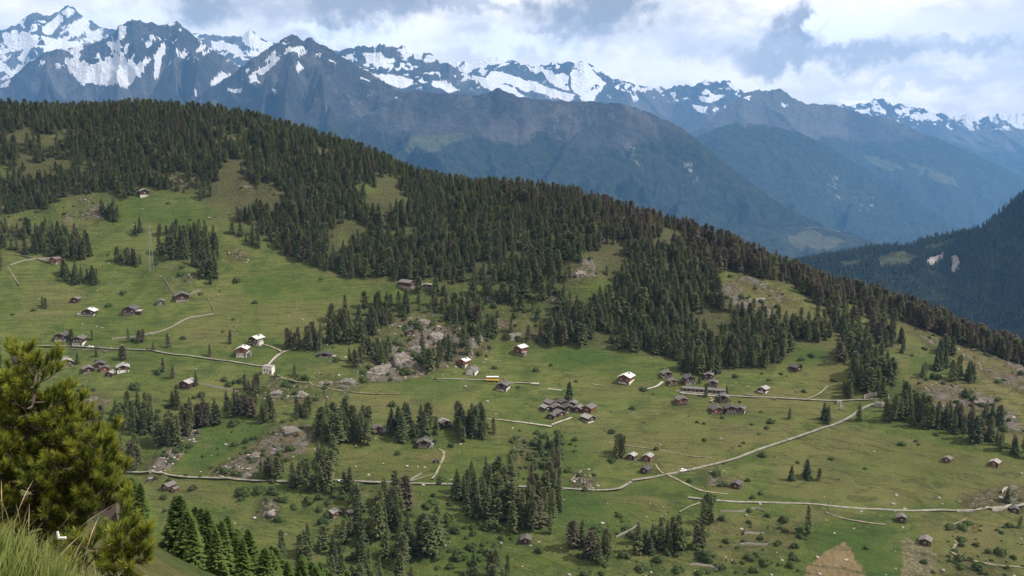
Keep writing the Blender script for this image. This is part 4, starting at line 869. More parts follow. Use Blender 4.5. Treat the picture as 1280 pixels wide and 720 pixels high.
def whole(kind, k):
    c_, t_ = PROTO[kind, k]; n = len(c_.vertices)
    V = np.empty(n * 3, np.float32); c_.vertices.foreach_get('co', V); V2 = np.empty(len(t_.vertices) * 3, np.float32); t_.vertices.foreach_get('co', V2)
    f = [tuple(p.vertices) for p in c_.polygons] + [tuple(n + q for q in p.vertices) for p in t_.polygons]
    return mesh(kind + '_tree', np.concatenate([V, V2]).reshape(-1, 3), f, [c_.materials[0], t_.materials[0]], False, [0] * len(c_.polygons) + [1] * len(t_.polygons))
ORDER = ['larch_green', 'larch_brown', 'larch_olive', 'spruce', 'larch_bright']
FPROTO = [whole(kd, k) for kd in ORDER for k in range(5)]
rs = np.random.RandomState(77)
gx, gy = np.meshgrid(np.arange(-760, 800, 4.5), np.arange(640, 1230, 4.5)); gx = (gx + rs.uniform(-2.4, 2.4, gx.shape)).ravel(); gy = (gy + rs.uniform(-2.4, 2.4, gy.shape)).ravel()
gz = hz(gx, gy); u, v = project(gx, gy, gz); fu = u + 10 * (fbm(gx / 20, gy / 20, 131, 3) - .5); fv = v + 7 * (fbm(gx / 20, gy / 20, 137, 3) - .5)
dn = forest_density(fu, fv) * smooth(.24, .42, fbm(gx / 38, gy / 38, 141, 3))
off = (np.abs(gx) < halfw(gy) - 6) & (((u < 0) | (u > 1280)) & (v < 470) & (gy > 820))
dn = np.where(off, 0.7, dn)
back = (gy > np.interp(u, [s[0] for s in SKY], [s[2] for s in SKY]) + 60)
dn = np.where(back, 0, np.where((gy > np.interp(u, [s[0] for s in SKY], [s[2] for s in SKY]) - 14) & ~back & (v < 470), 0.8, dn))
keep = (rs.rand(len(gx)) < dn) & (np.abs(gx) < halfw(gy) - 4)
gx, gy, gz, u, v = gx[keep], gy[keep], gz[keep], u[keep], v[keep]
brown = np.clip(.06 + .72 * smooth(520, 760, u) * smooth(70, 0, v - np.interp(u, [s[0] for s in SKY], [s[1] for s in SKY]) ) + .35 * (fbm(gx / 50, gy / 50, 151, 3) - .45), .02, .85)
rb = rs.rand(len(gx)); kid = np.where(rb < brown, 1, np.where(rs.rand(len(gx)) < .22, 3, np.where(rs.rand(len(gx)) < .3, 2, 0)))
hh = (5.5 + 11.0 * rs.rand(len(gx))) * np.where(v < 300, .86, 1.0)
ww = hh * rs.uniform(1.0, 1.5, len(gx))
scatter('larch_forest', np.column_stack([gx, gy, gz]), np.column_stack([ww, ww, hh]), rs.rand(len(gx)) * 6.28, kid * 5 + rs.randint(0, 5, len(gx)), FPROTO, 'dense grey green and brown larch forest covering the ridge')
scatter('larch_groves', [t[1] for t in REST], [(t[8], t[8], t[3]) for t in REST], [t[7] for t in REST], [ORDER.index(t[2]) * 5 + t[6] for t in REST], FPROTO, 'smaller larches of the groves dotted over the high meadows')
print('forest trees', len(gx), TREE_N)
# far woods along the crest of the dark slope on the right
X, Y, Z, u, v, wd = MOUNT_Z[131]
ok = (u > 980) & (u < 1330) & (v < 430) & (wd > .35)
ii = np.nonzero(ok.ravel())[0]; rs.shuffle(ii); ii = np.concatenate([ii[:3800], [i for i in np.nonzero((ok & (np.arange(Z.shape[0])[:, None] > 10) & (np.arange(Z.shape[0])[:, None] < 30)).ravel())[0][::2]]])
pp = np.column_stack([X.ravel()[ii], Y.ravel()[ii], Z.ravel()[ii]]) + rs.normal(0, 2, (len(ii), 3)) * [3, 3, .2]; hh = rs.uniform(12, 20, len(ii))
scatter('distant_forest', pp, np.column_stack([hh * 1.2, hh * 1.2, hh]), rs.rand(len(ii)) * 6, 15 + rs.randint(0, 5, len(ii)), FPROTO, 'dark forest on the slope across the side valley')

# ---- bushes and boulders
def lump(seed, n=150, leafy=True):
    g = np.random.RandomState(seed); V, Fc = [], []
    for i in range(n):
        d = g.normal(0, 1, 3); d /= np.linalg.norm(d); d[2] = abs(d[2]); r = .62 + .38 * g.rand()
        p = d * r * np.array([.5, .5, .62]) * (1 + .25 * math.sin(3 * math.atan2(d[1], d[0]) + seed)); s = .07 + .07 * g.rand()
        a = np.cross(d, g.normal(0, 1, 3)); a /= np.linalg.norm(a) + 1e-9; b_ = np.cross(d, a); k = len(V)
        V += [p + a * s, p + b_ * s, p - a * s, p - b_ * s, p + d * s * .8]; Fc += [(k, k + 1, k + 4), (k + 1, k + 2, k + 4), (k + 2, k + 3, k + 4), (k + 3, k, k + 4)]
    return np.array(V, np.float32), np.array(Fc)
def stone(seed):
    g = np.random.RandomState(seed); V, Fc = [], []
    ph = (1 + 5 ** .5) / 2
    V = np.array([(-1, ph, 0), (1, ph, 0), (-1, -ph, 0), (1, -ph, 0), (0, -1, ph), (0, 1, ph), (0, -1, -ph), (0, 1, -ph), (ph, 0, -1), (ph, 0, 1), (-ph, 0, -1), (-ph, 0, 1)], float) / 1.9
    Fc = np.array([(0, 11, 5), (0, 5, 1), (0, 1, 7), (0, 7, 10), (0, 10, 11), (1, 5, 9), (5, 11, 4), (11, 10, 2), (10, 7, 6), (7, 1, 8), (3, 9, 4), (3, 4, 2), (3, 2, 6), (3, 6, 8), (3, 8, 9), (4, 9, 5), (2, 4, 11), (6, 2, 10), (8, 6, 7), (9, 8, 1)])
    V = V * g.uniform(.6, 1.25, (12, 1)) * np.array([g.uniform(.6, 1), g.uniform(.45, .8), g.uniform(.35, .65)]) * .6
    return V, Fc
BUSH = [mesh('bush_leaves', *lump(i), M['bush']) for i in range(4)]; STONE = [mesh('boulder_stone', *stone(i), M['rock']) for i in range(5)]
rs = np.random.RandomState(19)
# boulders, scree and low scrub: uncountable
def sprinkle(spec, smin, smax):
    out = []
    for poly, n in spec:
        xs = [p[0] for p in poly]; ys = [p[1] for p in poly]; k = 0
        while k < n:
            x, y = rs.uniform(min(xs), max(xs)), rs.uniform(min(ys), max(ys))
            if inpoly(np.array([x]), np.array([y]), poly)[0]: out.append(hit(x, y)); k += 1
    P = np.array(out); s = smin + (smax - smin) * rs.rand(len(P)) ** 3
    return P, s
P, s = sprinkle([(p, int(60 * w * w * (max(q[0] for q in p) - min(q[0] for q in p)) / 90)) for p, w in ROCK if w > .3] + [([(180, 592), (215, 562), (240, 535), (256, 532), (240, 558), (205, 592)], 90), (box_(715, 592, 748, 612), 40), (box_(0, 330, 700, 480), 60), (box_(620, 440, 1280, 640), 60), (box_(200, 490, 640, 700), 180), (box_(640, 620, 1280, 720), 150), (box_(430, 395, 620, 475), 160), (box_(0, 240, 420, 480), 120)], .4, 3.0)
scatter('boulder_scree', P, np.column_stack([s * rs.uniform(.8, 1.3, len(s)), s * rs.uniform(.8, 1.3, len(s)), s]), rs.rand(len(s)) * 6.28, rs.randint(0, 5, len(s)), STONE, 'pale boulders and scree scattered over heath and meadow')
P, s = sprinkle([(p, int(26 * w * (max(q[0] for q in p) - min(q[0] for q in p)) / 90)) for p, w in ROCK if w > .2] + [(box_(1100, 420, 1280, 560), 70), (box_(400, 600, 640, 720), 150), (box_(640, 540, 720, 600), 70), (box_(720, 640, 1010, 720), 120), (box_(1185, 655, 1280, 720), 45), (box_(0, 250, 640, 460), 110), (box_(880, 335, 1110, 480), 70), (box_(440, 395, 620, 475), 90), (box_(200, 500, 420, 640), 90), (box_(640, 440, 1100, 600), 70)], .6, 4.2)
scatter('low_scrub', P, np.column_stack([s * 1.5, s * 1.3, s]), rs.rand(len(s)) * 6.28, rs.randint(0, 4, len(s)), BUSH, 'low dark juniper and alder scrub dotted over the slopes')
P, s = sprinkle([(box_(400, 605, 560, 700), 34), (box_(560, 640, 645, 712), 16), (box_(635, 545, 715, 600), 26), (box_(95, 485, 330, 560), 34), (box_(300, 560, 420, 640), 22), (box_(770, 660, 860, 700), 16), (box_(480, 505, 610, 560), 16), (box_(1130, 470, 1270, 540), 22), (box_(590, 365, 700, 430), 26), (box_(440, 400, 620, 470), 20), (box_(280, 470, 460, 500), 14), (box_(880, 600, 1020, 700), 12)], 2.6, 6.5)
scatter('alder_thicket', P, np.column_stack([s * 1.25, s * 1.15, s * 1.1]), rs.rand(len(s)) * 6.28, rs.randint(0, 4, len(s)), BUSH, 'rounded alder and willow thickets among the conifers')
BUSHES = [(198, 467, 9, 'round grey green bush below the upper road'), (648, 485, 5, 'small dark bush below the bus'), (497, 568, 7, 'dark bush alone in the meadow before the white walled chalet'), (690, 584, 13, 'large rounded bush in the hollow under the crowded hamlet'),
          (674, 690, 10, 'round dark bush beside the small lower barn'), (752, 703, 14, 'wide dark bush under the greyish larch clump'), (570, 665, 12, 'round dark bush in the lush lower meadow'), (560, 650, 14, 'broad dark bush above the lush lower meadow'),
          (838, 475 - 0, 3, 'small bush beside the upper hamlet chalet'), (908, 678, 9, 'dark bush below the terrace wall of pale stones'), (950, 674, 8, 'flat dark bush on the short dark terrace wall'), (862, 602, 7, 'dark bush by the track fork under the road'),
          (1202, 682, 7, 'bush at the bend of the white footpath'), (1267, 698, 8, 'round dark bush in the corner pasture'), (1236, 691, 9, 'dark bush on the wall of the corner pasture'), (988, 708, 10, 'dark bush beside the tan hay field'), (1000, 672, 8, 'grey bush under the tall brown larch'), (980, 652, 12, 'flat bush above the tan hay field'),
          (714, 505 - 2, 5, 'small bush beside the broad spruce'), (903, 523, 5, 'bush in front of the lower hamlet houses'), (880, 530, 4, 'small bush on the meadow line under the hamlet'), (820, 562, 6, 'small bush beside the three scree barns'), (585, 470 - 4, 4, 'bush in front of the white house'), (356, 372 + 110, 8, 'dark bush on the rocky scarp'),
          (296, 352, 9, 'dark bush at the edge of the meadow knoll'), (122, 353, 5, 'bush at the tip of the oval clump'), (1140, 445, 4, 'bush on the bright meadow above the hairpin wood'), (940, 547 - 16, 4, 'bush on the meadow line beside the hamlet'), (1083, 686, 6, 'small bush between the two hay fields') ]
for x, y, w, lb in BUSHES:
    P = hit(x, y); s = w * P[1] / F * 1.1
    e = empty('bush', tuple(P), rs.rand() * 6.28); e.scale = (s, s, s * .95); tag(e, lb, 'bush', 'bushes in the meadows')
    obj('foliage', BUSH[rs.randint(4)], e)
    MBb = MB()
    for q in range(4):
        a = rs.rand() * 6.28; MBb.tube([(0, 0, -.08), (.18 * math.cos(a), .18 * math.sin(a), .3)], [.03, .012], 4)
    MBb.build('stem', M['bark'], e)
def crag(seed):
    import bmesh
    bm = bmesh.new(); bmesh.ops.create_icosphere(bm, subdivisions=4, radius=.5); V = np.array([v.co[:] for v in bm.verts]); Fc = np.array([[v.index for v in f.verts] for f in bm.faces]); bm.free()
    g = np.random.RandomState(seed)
    for _ in range(16):                                       # plane cuts give it faces and ledges
        n = unit3(g.normal(0, 1, 3) + [0, -.3, .5]); d = g.uniform(.26, .42); t = V @ n - d; V = V - np.outer(np.maximum(t, 0) * 1.0, n)
    V = V + (V / (np.linalg.norm(V, axis=1)[:, None] + 1e-6)) * (.16 * (fbm(V[:, 0] * 7 + seed, V[:, 1] * 7 + V[:, 2] * 9, 400 + seed, 4, .55, True) - .5))[:, None]
    return V, Fc
def unit3(v): return v / np.linalg.norm(v)
CRAG = [mesh('crag_rock', *crag(i), M['crag']) for i in range(4)]
for x, y, w, h, lb in ((474, 466, 34, 14, 'low grey crag at the foot of the rocky knoll'), (500, 460, 44, 30, 'bare grey cliff face on the rocky knoll'), (521, 444, 34, 22, 'crag at the top of the rocky knoll cliff'), (548, 428, 38, 18, 'rounded crag behind the hut on the rocky knoll'), (590, 434, 30, 22, 'tall crag above the chalet and the white house'),
                    (346, 494, 24, 9, 'crag at the end of the rocky scarp by the white cube building'), (374, 496, 30, 10, 'jagged crag in the middle of the rocky scarp'), (402, 482, 24, 8, 'upper crag of the rocky scarp'), (432, 480, 24, 10, 'last crag of the rocky scarp towards the meadow'), (726, 346, 22, 14, 'pale crag in the forest clearing'),
                    (362, 541, 34, 9, 'crag crowning the heathery hump'), (318, 572, 26, 9, 'crag halfway down the heathery hump'), (306, 598, 20, 10, 'blocky crag just above the valley road'), (640, 424, 26, 12, 'crag in the sparse wood under the forest'), (610, 376, 22, 9, 'small crag among scattered larches'), (945, 378, 30, 8, 'flat crag on the bare forest knoll'), (1175, 512, 26, 9, 'crag in the heather of the open slope'), (1225, 505, 24, 8, 'low crag high in the heather of the open slope'), (530, 405, 26, 9, 'crag on the upper rim of the rocky knoll')):
    P = hit(x, y); s = P[1] / F
    o = obj('rock_outcrop', CRAG[rs.randint(4)], None, (P[0], P[1] + .25 * w * s, P[2] + .02 * h * s), rs.uniform(-.5, .5)); o.scale = (w * s * 1.15, w * s * .8, h * s * 1.5); tag(o, lb, 'rock', 'grey rock outcrops')
for x, y, w, lb in ((509, 583, 5, 'pale boulder alone in the meadow under the white walled chalet'), (338, 645, 20, 'great split boulder on the pasture below the valley road'), (582, 484, 7, 'flat pale boulder in the meadow beside the bus'), (318, 648, 6, 'pale boulder at the foot of the great split boulder'),
                    (440, 640, 12, 'grey boulder beside the lone pale roofed barn'), (478, 602, 6, 'pale boulder on the verge of the valley road'), (625, 452, 3, 'small white boulder in the meadow above the bus'), (399, 467, 4, 'white boulder on the bright patch above the scarp'), (1077, 653, 3, 'white boulder on the track in the lower meadow'),
                    (443, 635, 9, 'dark boulder leaning by the barn with the pale roof'), (230, 545 + 14, 4, 'pale boulder beside the gully'), (128, 410, 3, 'white boulder in the meadow under the white gabled chalet')):
    P = hit(x, y); s = w * P[1] / F * 1.05
    o = obj('boulder', STONE[rs.randint(5)], None, (P[0], P[1], P[2] + .15 * s), rs.rand() * 6.28); o.scale = (s, s, s); tag(o, lb, 'boulder', 'single boulders in the meadows')
# ------------------------------------------------------------------ chalets, barns and sheds
def gable(w, d, z0, z1, zr, y0=0.0):
    """a house wall block with gables front and back (front at y = y0)"""
    h = w / 2
    P = [(-h, y0, z0), (h, y0, z0), (h, y0, z1), (0, y0, zr), (-h, y0, z1), (-h, y0 + d, z0), (h, y0 + d, z0), (h, y0 + d, z1), (0, y0 + d, zr), (-h, y0 + d, z1)]
    return P, [(0, 1, 2, 3, 4), (9, 8, 7, 6, 5), (0, 5, 6, 1), (1, 6, 7, 2), (2, 7, 8, 3), (3, 8, 9, 4), (4, 9, 5, 0)]
def house(x, y, wpx, label, wall='wood', base='white', roof='roof_light', yaw=0.0, bh=0.33, asp=0.62, dep=1.15, pitch=0.42, chimney=True, balcony=True, win=2, name='chalet', cat='house', annex=None, group='chalets and barns on the hillside'):
    """x, y: foot of the front wall in photo pixels; wpx: width in photo pixels"""
    P = hit(x, y); pm = P[1] / F; w = wpx * pm * .87; d = w * dep; sx, sy = slope_at(P[0], P[1], 5)
    H = w * asp; zb = H * bh; rise = w / 2 * pitch
    lift = 0.5 * min(max(0.0, sy * d - H * 0.85), H)
    e = empty(name, (P[0], P[1], P[2] + lift), yaw); tag(e, label, cat, group)
    deep = 1.6 + lift + abs(sx) * w
    b_ = MB().box(-w / 2 - .02, w / 2 + .02, -.02, d + .02, -deep, zb)
    b_.build('base', M[base], e)
    Pg, Fg = gable(w * 1.015, d * 1.01, zb, H, H + rise, -.05)
    wl = MB().poly(Pg, Fg).build('wall', M[wall], e)
    ov, th = 0.11 * w, max(0.22, .03 * w)                     # roof: two thick slabs with wide eaves
    ro = MB()
    for s in (-1, 1):
        q = w / 2 + ov; ze = H - ov * pitch
        pts = [(0, -ov, H + rise), (s * q, -ov, ze), (s * q, d + ov * .6, ze), (0, d + ov * .6, H + rise)]
        lo = [(p[0], p[1], p[2] + .05) for p in pts]; hi = [(p[0], p[1], p[2] + .05 + th) for p in pts]
        if s < 0: lo, hi = lo[::-1], hi[::-1]
        ro.hexa(lo + hi)
    rf = ro.build('roof', M[roof], e)
    if chimney:
        MB().box(w * .14, w * .14 + .9, d * .55, d * .55 + .9, H + rise * .3, H + rise + 1.1).build('chimney', M['stone'], rf)
    ww, wh = max(.7, w * .10), max(.8, H * .16)
    def window(cx, z, yy=-.05, frame=True):
        f = MB().box(cx - ww / 2 - .14, cx + ww / 2 + .14, yy - .10, yy + .05, z - .14, z + wh + .14).build('window', M['frame'], e)
        MB().box(cx - ww / 2, cx + ww / 2, yy - .16, yy - .08, z, z + wh).build('pane', M['glass'], f)
    if win:
        for k in range(win): window((k - (win - 1) / 2) * w * .62 / max(win - 1, 1), zb + (H - zb) * .32)
        if zb > 1.6:
            for k in range(win): window((k - (win - 1) / 2) * w * .5 / max(win - 1, 1) - w * .06, zb * .38, -.02)
    dw = max(.95, w * .1)
    MB().box(w * .28, w * .28 + dw, -.12, -.01, -.05, max(1.9, zb * .9) if zb > 1.2 else 2.0).build('door', M['wood'] if base != 'wood' else M['wood_grey'], e)
    if balcony:
        bd = max(1.0, w * .11); zf = zb - .05
        bk = MB().box(-w * .47, w * .47, -bd, -.06, zf - .15, zf).build('balcony', M[wall], e)
        rl = MB().box(-w * .47, w * .47, -bd - .02, -bd + .06, zf + .28, zf + .95)
        rl.build('railing', M['wood_grey'], bk)
    if annex:                                                # a lower wing on one side
        s, aw, ad, ah, am, ar = annex
        ax0 = s * (w / 2 + .03); ax1 = ax0 + s * aw * w; xa, xb = min(ax0, ax1), max(ax0, ax1)
        an = MB().box(xa, xb, .4, .4 + ad * d, -deep, ah * H).build('annex', M[am], e)
        zr0 = ah * H + .05; MB().hexa([(xa - .3, 0, zr0), (xb + .3, 0, zr0), (xb + .3, .7 + ad * d, zr0 + .4), (xa - .3, .7 + ad * d, zr0 + .4), (xa - .3, 0, zr0 + .22), (xb + .3, 0, zr0 + .22), (xb + .3, .7 + ad * d, zr0 + .62), (xa - .3, .7 + ad * d, zr0 + .62)]).build('annex_roof', M[ar], an)
    return e
def barn(x, y, wpx, label, **k):
    for a, b in dict(base='stone', bh=.16, balcony=False, chimney=False, win=1, name='barn', cat='barn', asp=.55).items(): k.setdefault(a, b)
    return house(x, y, wpx, label, **k)
def R(d): return math.radians(d)
# upper meadow
barn(181, 246, 12, 'small barn with pale roof at the top forest edge', roof='roof_light', yaw=R(25), base='white')
barn(66, 330, 11, 'little brown hut on a pale terrace beside a larch clump', wall='wood_red', roof='roof_mid', yaw=R(-20))
barn(93, 379, 11, 'small dark barn with no pale base, alone on the meadow', roof='roof_mid', base='wood')
house(110, 395, 17, 'low chalet with bright white roof edge and white terrace', roof='roof_white', bh=.3, asp=.42, dep=.8, annex=(-1, .45, .6, .3, 'white', 'roof_light'))
house(161, 394, 17, 'dark low chalet with a small white topped lean-to', roof='roof_dark', base='stone', asp=.42, bh=.25, annex=(1, .5, .5, .55, 'wood', 'roof_light'))
barn(201, 382, 10, 'small brown hut between two dark meadow houses', wall='wood_grey', roof='roof_mid', yaw=R(15))
barn(228, 377, 18, 'broad dark barn with wide slab roof and stone walls around', roof='roof_mid', yaw=R(22), asp=.40, dep=1.1)
barn(516, 361, 13, 'dark barn with pale gable roof at the forest foot', roof='roof_mid', yaw=R(55), asp=.5, dep=1.6)
barn(533, 360, 14, 'long low shed with pale roof beside the forest foot barn', roof='roof_light', yaw=R(-5), asp=.25, dep=.6, pitch=.15, bh=.2)
barn(484, 392, 8, 'tiny dark hut on the edge of the meadow in the trees', roof='roof_mid')
barn(513, 419, 10, 'tiny dark hut perched on the rocky knoll', roof='roof_dark', yaw=R(30))
barn(647, 443, 13, 'upright dark barn with pale roof alone under the forest', roof='roof_white', yaw=R(-38), asp=.8, dep=1.2, win=1, wall='wood_red', annex=(1, .4, .4, .35, 'stone', 'roof_light'))
# roadside group on the left
house(75, 427, 16, 'dark chalet with white ground floor above the roadside', roof='roof_dark', bh=.35, asp=.45, annex=(-1, .2, .6, .4, 'wood', 'roof_dark'))
house(97, 433, 15, 'tall chalet with two white balconies on the upper road', roof='roof_mid', bh=.5, asp=.75, win=3)
house(83, 459, 17, 'chalet with weathered grey roof among dark firs below the road', roof='roof_light', yaw=R(35), wall='wood', base='white', asp=.5)
barn(111, 466, 14, 'barn with grey slab roof, end of the four barn cluster', roof='roof_mid', yaw=R(28), asp=.42)
barn(125, 461, 14, 'dark barn at the back of the four barn cluster', roof='roof_dark', yaw=R(20), asp=.5)
barn(131, 465, 12, 'reddish barn in the middle of the four barn cluster', wall='wood_red', roof='roof_mid', yaw=R(22), asp=.5)
barn(136, 471, 11, 'lowest barn of the four barn cluster, with pale roof', roof='roof_light', yaw=R(-10), asp=.5)
house(154, 466, 16, 'chalet with bright white front beside the four barn cluster', roof='roof_light', yaw=R(22), bh=.5, asp=.5, balcony=False)
barn(230, 486, 16, 'dark barn with pale roof and a fir against its wall', roof='roof_light', yaw=R(-18), asp=.55, base='wood')
house(316, 431, 15, 'chalet with gleaming white roof above the tall chalet', roof='roof_white', yaw=R(-25), bh=.3, asp=.62, annex=(1, .3, .5, .6, 'white', 'roof_light'))
house(302, 447, 15, 'tall three storey chalet with white plinth by the upper road', roof='roof_white', bh=.58, asp=.85, wall='wood_red', win=2, annex=(1, .35, .5, .42, 'stone', 'roof_mid'))
house(406, 447, 19, 'long low farmhouse with dark roof under the pale larches', roof='roof_dark', asp=.24, bh=.3, dep=.7, pitch=.2, base='white', balcony=False, annex=(1, .3, .5, .25, 'stone', 'roof_light'))
barn(206, 613, 14, 'stone roofed hut just below the valley road', roof='roof_mid', yaw=R(-30), asp=.5, base='wood')
barn(216, 615, 8, 'small reddish shed against the hut below the valley road', wall='wood_red', roof='roof_mid', yaw=R(-30), asp=.6)
barn(188, 602, 7, 'tiny shed with pale flat roof just below the valley road', roof='roof_light', pitch=.1, asp=.4)
# middle
house(577, 458, 12, 'chalet with pale roof and sunlit wall above the white house', roof='roof_white', yaw=R(-30), wall='wood_red', asp=.7)
house(588, 469, 14, 'white walled house with steep grey roof near the bus', wall='white', base='white', roof='roof_mid', yaw=R(-16), asp=.5, pitch=.7, balcony=False)
house(627, 489, 15, 'chalet with white ground floor on a terrace just below the bus', roof='roof_mid', yaw=R(-18), bh=.5, asp=.6)
house(473, 542, 13, 'reddish barn house with pale slab roof beside the tall larches', wall='wood_red', roof='roof_mid', yaw=R(18), asp=.6, bh=.2, base='stone', annex=(1, .45, .5, .35, 'white', 'roof_light'))
house(558, 534, 14, 'dark barn house hidden in the grove of firs', roof='roof_light', yaw=R(25), asp=.5, base='wood', chimney=False)
house(530, 560, 19, 'chalet with white side walls and stone terrace in the meadow', roof='roof_mid', asp=.42, bh=.4, annex=(1, .22, .7, .5, 'white', 'roof_light'))
barn(406, 580, 11, 'dark barn with white stone foot at the meadow edge', roof='roof_mid', yaw=R(-12), asp=.6, base='white', bh=.25)
barn(545, 579, 6, 'tiny dark hut on the footpath to the chalet', roof='roof_dark')
barn(422, 646, 13, 'lone barn with pale slab roof on the lower pasture', roof='roof_light', yaw=R(32), wall='wood_red', asp=.45)
house(780, 480, 17, 'sunlit chalet with pale roof and white plinth alone on the big meadow', roof='roof_white', yaw=R(-28), bh=.4, asp=.62, wall='wood_red')
# crowded hamlet of barns
HAM = [(692, 509, 13, 'wood', 'roof_mid', 35, 'topmost barn of the crowded hamlet, grey slab roof'), (706, 508, 12, 'wood', 'roof_dark', 20, 'dark barn at the back of the crowded hamlet'), (715, 509, 11, 'wood', 'roof_mid', -15, 'barn with pale gable under the broad spruce'),
       (685, 514, 11, 'wood', 'roof_light', 30, 'barn with bright roof at the west end of the crowded hamlet'), (697, 515, 14, 'wood', 'roof_mid', 15, 'broad dark barn in the heart of the crowded hamlet'), (711, 515, 13, 'wood', 'roof_dark', 10, 'second dark barn in the heart of the crowded hamlet'),
       (702, 521, 12, 'wood', 'roof_mid', 25, 'barn with grey roof standing on the hamlet lane'), (688, 524, 11, 'wood', 'roof_dark', -25, 'small dark barn below the rest of the crowded hamlet'), (721, 516, 13, 'wood', 'roof_mid', -20, 'barn joined to the reddish hamlet house'),
       (733, 516, 15, 'wood_red', 'roof_mid', -30, 'reddish house with warm roof in the crowded hamlet'), (740, 528, 14, 'wood', 'roof_light', 35, 'detached barn with pale roof and white foot by the crowded hamlet')]
for x, y, w, wl, rf, yw, lb in HAM: barn(x, y, w, lb, wall=wl, roof=rf, yaw=R(yw), asp=.5, dep=1.25, group='barns of the crowded hamlet', base='white' if x == 740 else 'stone', bh=.3 if x == 740 else .16)
# chalets round the garages
house(835, 473, 13, 'upper chalet at the end of the short pale drive', roof='roof_mid', yaw=R(10), bh=.4, asp=.55)
house(842, 482, 11, 'smaller reddish chalet just below the upper chalet', wall='wood_red', roof='roof_mid', yaw=R(8), bh=.25, asp=.6)
house(863, 481, 14, 'chalet with white ground floor standing over the garages', roof='roof_dark', yaw=R(12), bh=.5, asp=.7, annex=(-1, .25, .6, .5, 'wood', 'roof_dark'))
house(886, 475, 12, 'dark chalet highest behind the garages', roof='roof_mid', yaw=R(-12), asp=.6)
house(891, 485, 13, 'dark chalet directly behind the right half of the garages', roof='roof_mid', yaw=R(-14), asp=.6, bh=.4)
house(854, 506, 14, 'square brown chalet alone in the meadow below the garages', wall='wood_red', roof='roof_mid', yaw=R(12), base='stone', asp=.55)
house(904, 503, 14, 'chalet with grey roof just under the garage road', roof='roof_mid', yaw=R(-10), asp=.55, bh=.3)
house(898, 518, 15, 'reddish house, end of the lower row under the garages', wall='wood_red', roof='roof_dark', yaw=R(12), asp=.5, bh=.25)
house(914, 518, 15, 'big dark house in the middle of the lower row', roof='roof_dark', yaw=R(5), asp=.62, bh=.25, win=3)
house(925, 517, 12, 'house with white ground floor closing the lower row', roof='roof_mid', yaw=R(-22), asp=.6, bh=.4)
barn(952, 491, 12, 'dark hut with white front at the end of the garage road', roof='roof_light', yaw=R(-40), asp=.5, base='white', bh=.4)
barn(999, 464, 12, 'black little hut alone on the bright meadow under the forest', roof='roof_dark', yaw=R(30), asp=.5, base='wood')
barn(1183, 578, 10, 'dark hut with slanted roof alone on the wide slope', roof='roof_mid', yaw=R(-40), asp=.55, base='wood')
barn(1242, 584, 12, 'reddish hut with pale roof alone on the wide slope', wall='wood_red', roof='roof_light', yaw=R(-40), asp=.6)
barn(1127, 654, 12, 'dark upright hut just under the lower road', roof='roof_mid', yaw=R(-15), asp=.7, base='wood')
barn(1156, 682, 15, 'dark barn with grey roof at the head of the pale hay field', roof='roof_mid', yaw=R(-30), asp=.5, base='wood')
barn(1268, 642, 11, 'dark hut on the outer edge of the lower road', roof='roof_dark', yaw=R(-20), asp=.6)
barn(788, 575, 11, 'barn with pale roof beside a larch, first of the scree barns', roof='roof_light', yaw=R(-30), asp=.6)
barn(808, 577, 12, 'reddish barn with pale roof, second of the scree barns', wall='wood_red', roof='roof_light', yaw=R(-30), asp=.65)
barn(805, 592, 12, 'dark barn just above the road, lowest of the scree barns', roof='roof_dark', yaw=R(-35), asp=.55, base='wood')
barn(919, 611, 12, 'dark barn alone on the dry grass below the curving road', roof='roof_dark', yaw=R(-30), asp=.6, base='wood')
barn(657, 680, 15, 'low dark barn with pale roof edge, lowest on the slope', roof='roof_mid', yaw=R(-5), asp=.4, base='wood')
# white cube building with a flat roof
P = hit(334, 467); e = tag(empty('transformer_house', tuple(P), R(-12)), 'small white cube building with flat roof at the road fork', 'building')
MB().box(-3.6, 3.6, 0, 5, -2.5, 5.0).build('wall', M['white'], e); MB().box(-3.9, 3.9, -.3, 5.3, 5.02, 5.35).build('roof', M['roof_light'], e)
MB().box(-2.6, -1.6, -.08, .02, 1.6, 3.2).build('window', M['glass'], e); MB().box(-.4, .6, -.08, .02, 1.6, 3.2).build('window', M['glass'], e); MB().box(1.7, 2.9, -.08, .02, -.2, 2.2).build('door', M['wood_grey'], e)
# row of garages
A, B = hit(853, 489), hit(906, 493.5); yw = math.atan2(B[1] - A[1], B[0] - A[0]); L = float(np.linalg.norm((B - A)[:2]))
e = tag(empty('garage_row', tuple(A + [0, 0, .3]), yw), 'long low white row of garages with dark openings', 'garages')
MB().box(0, L, .2, 6, -4, 1.9).build('wall', M['stone'], e); MB().box(-.3, L + .3, -.3, 6.2, 1.92, 2.1).build('roof', M['roof_mid'], e)
n = 10
for k in range(n):
    if k == 5: continue
    x0 = (k + .18) * L / n; MB().box(x0, x0 + .66 * L / n, .1, .19, 0.1, 1.6).build('garage_door', M['wood'], e)
strip('garage_forecourt', [(850, 491.5), (880, 494), (907, 496.5)], 3.5, M['gravel'], .15, 3.0, 0, M['gravel'])
# white boxes by the road
for x, y, w, h, lb in ((1049, 505, 6, 4, 'white box shaped hut on the verge of the hamlet road'), (1052, 512, 3, 4, 'small white cabinet on the slope under the hamlet road')):
    P = hit(x, y); s = P[1] / F; e = tag(empty('utility_hut', tuple(P), R(-20)), lb, 'utility hut')
    MB().box(-w * s / 2, w * s / 2, 0, w * s * .7, -1, h * s).build('wall', M['white'], e); MB().box(-w * s / 2 - .15, w * s / 2 + .15, -.15, w * s * .7 + .15, h * s + .01, h * s + .2).build('roof', M['roof_light'], e)
    MB().box(-.4, .4, -.05, -.005, 0, h * s * .7).build('door', M['steel'], e)
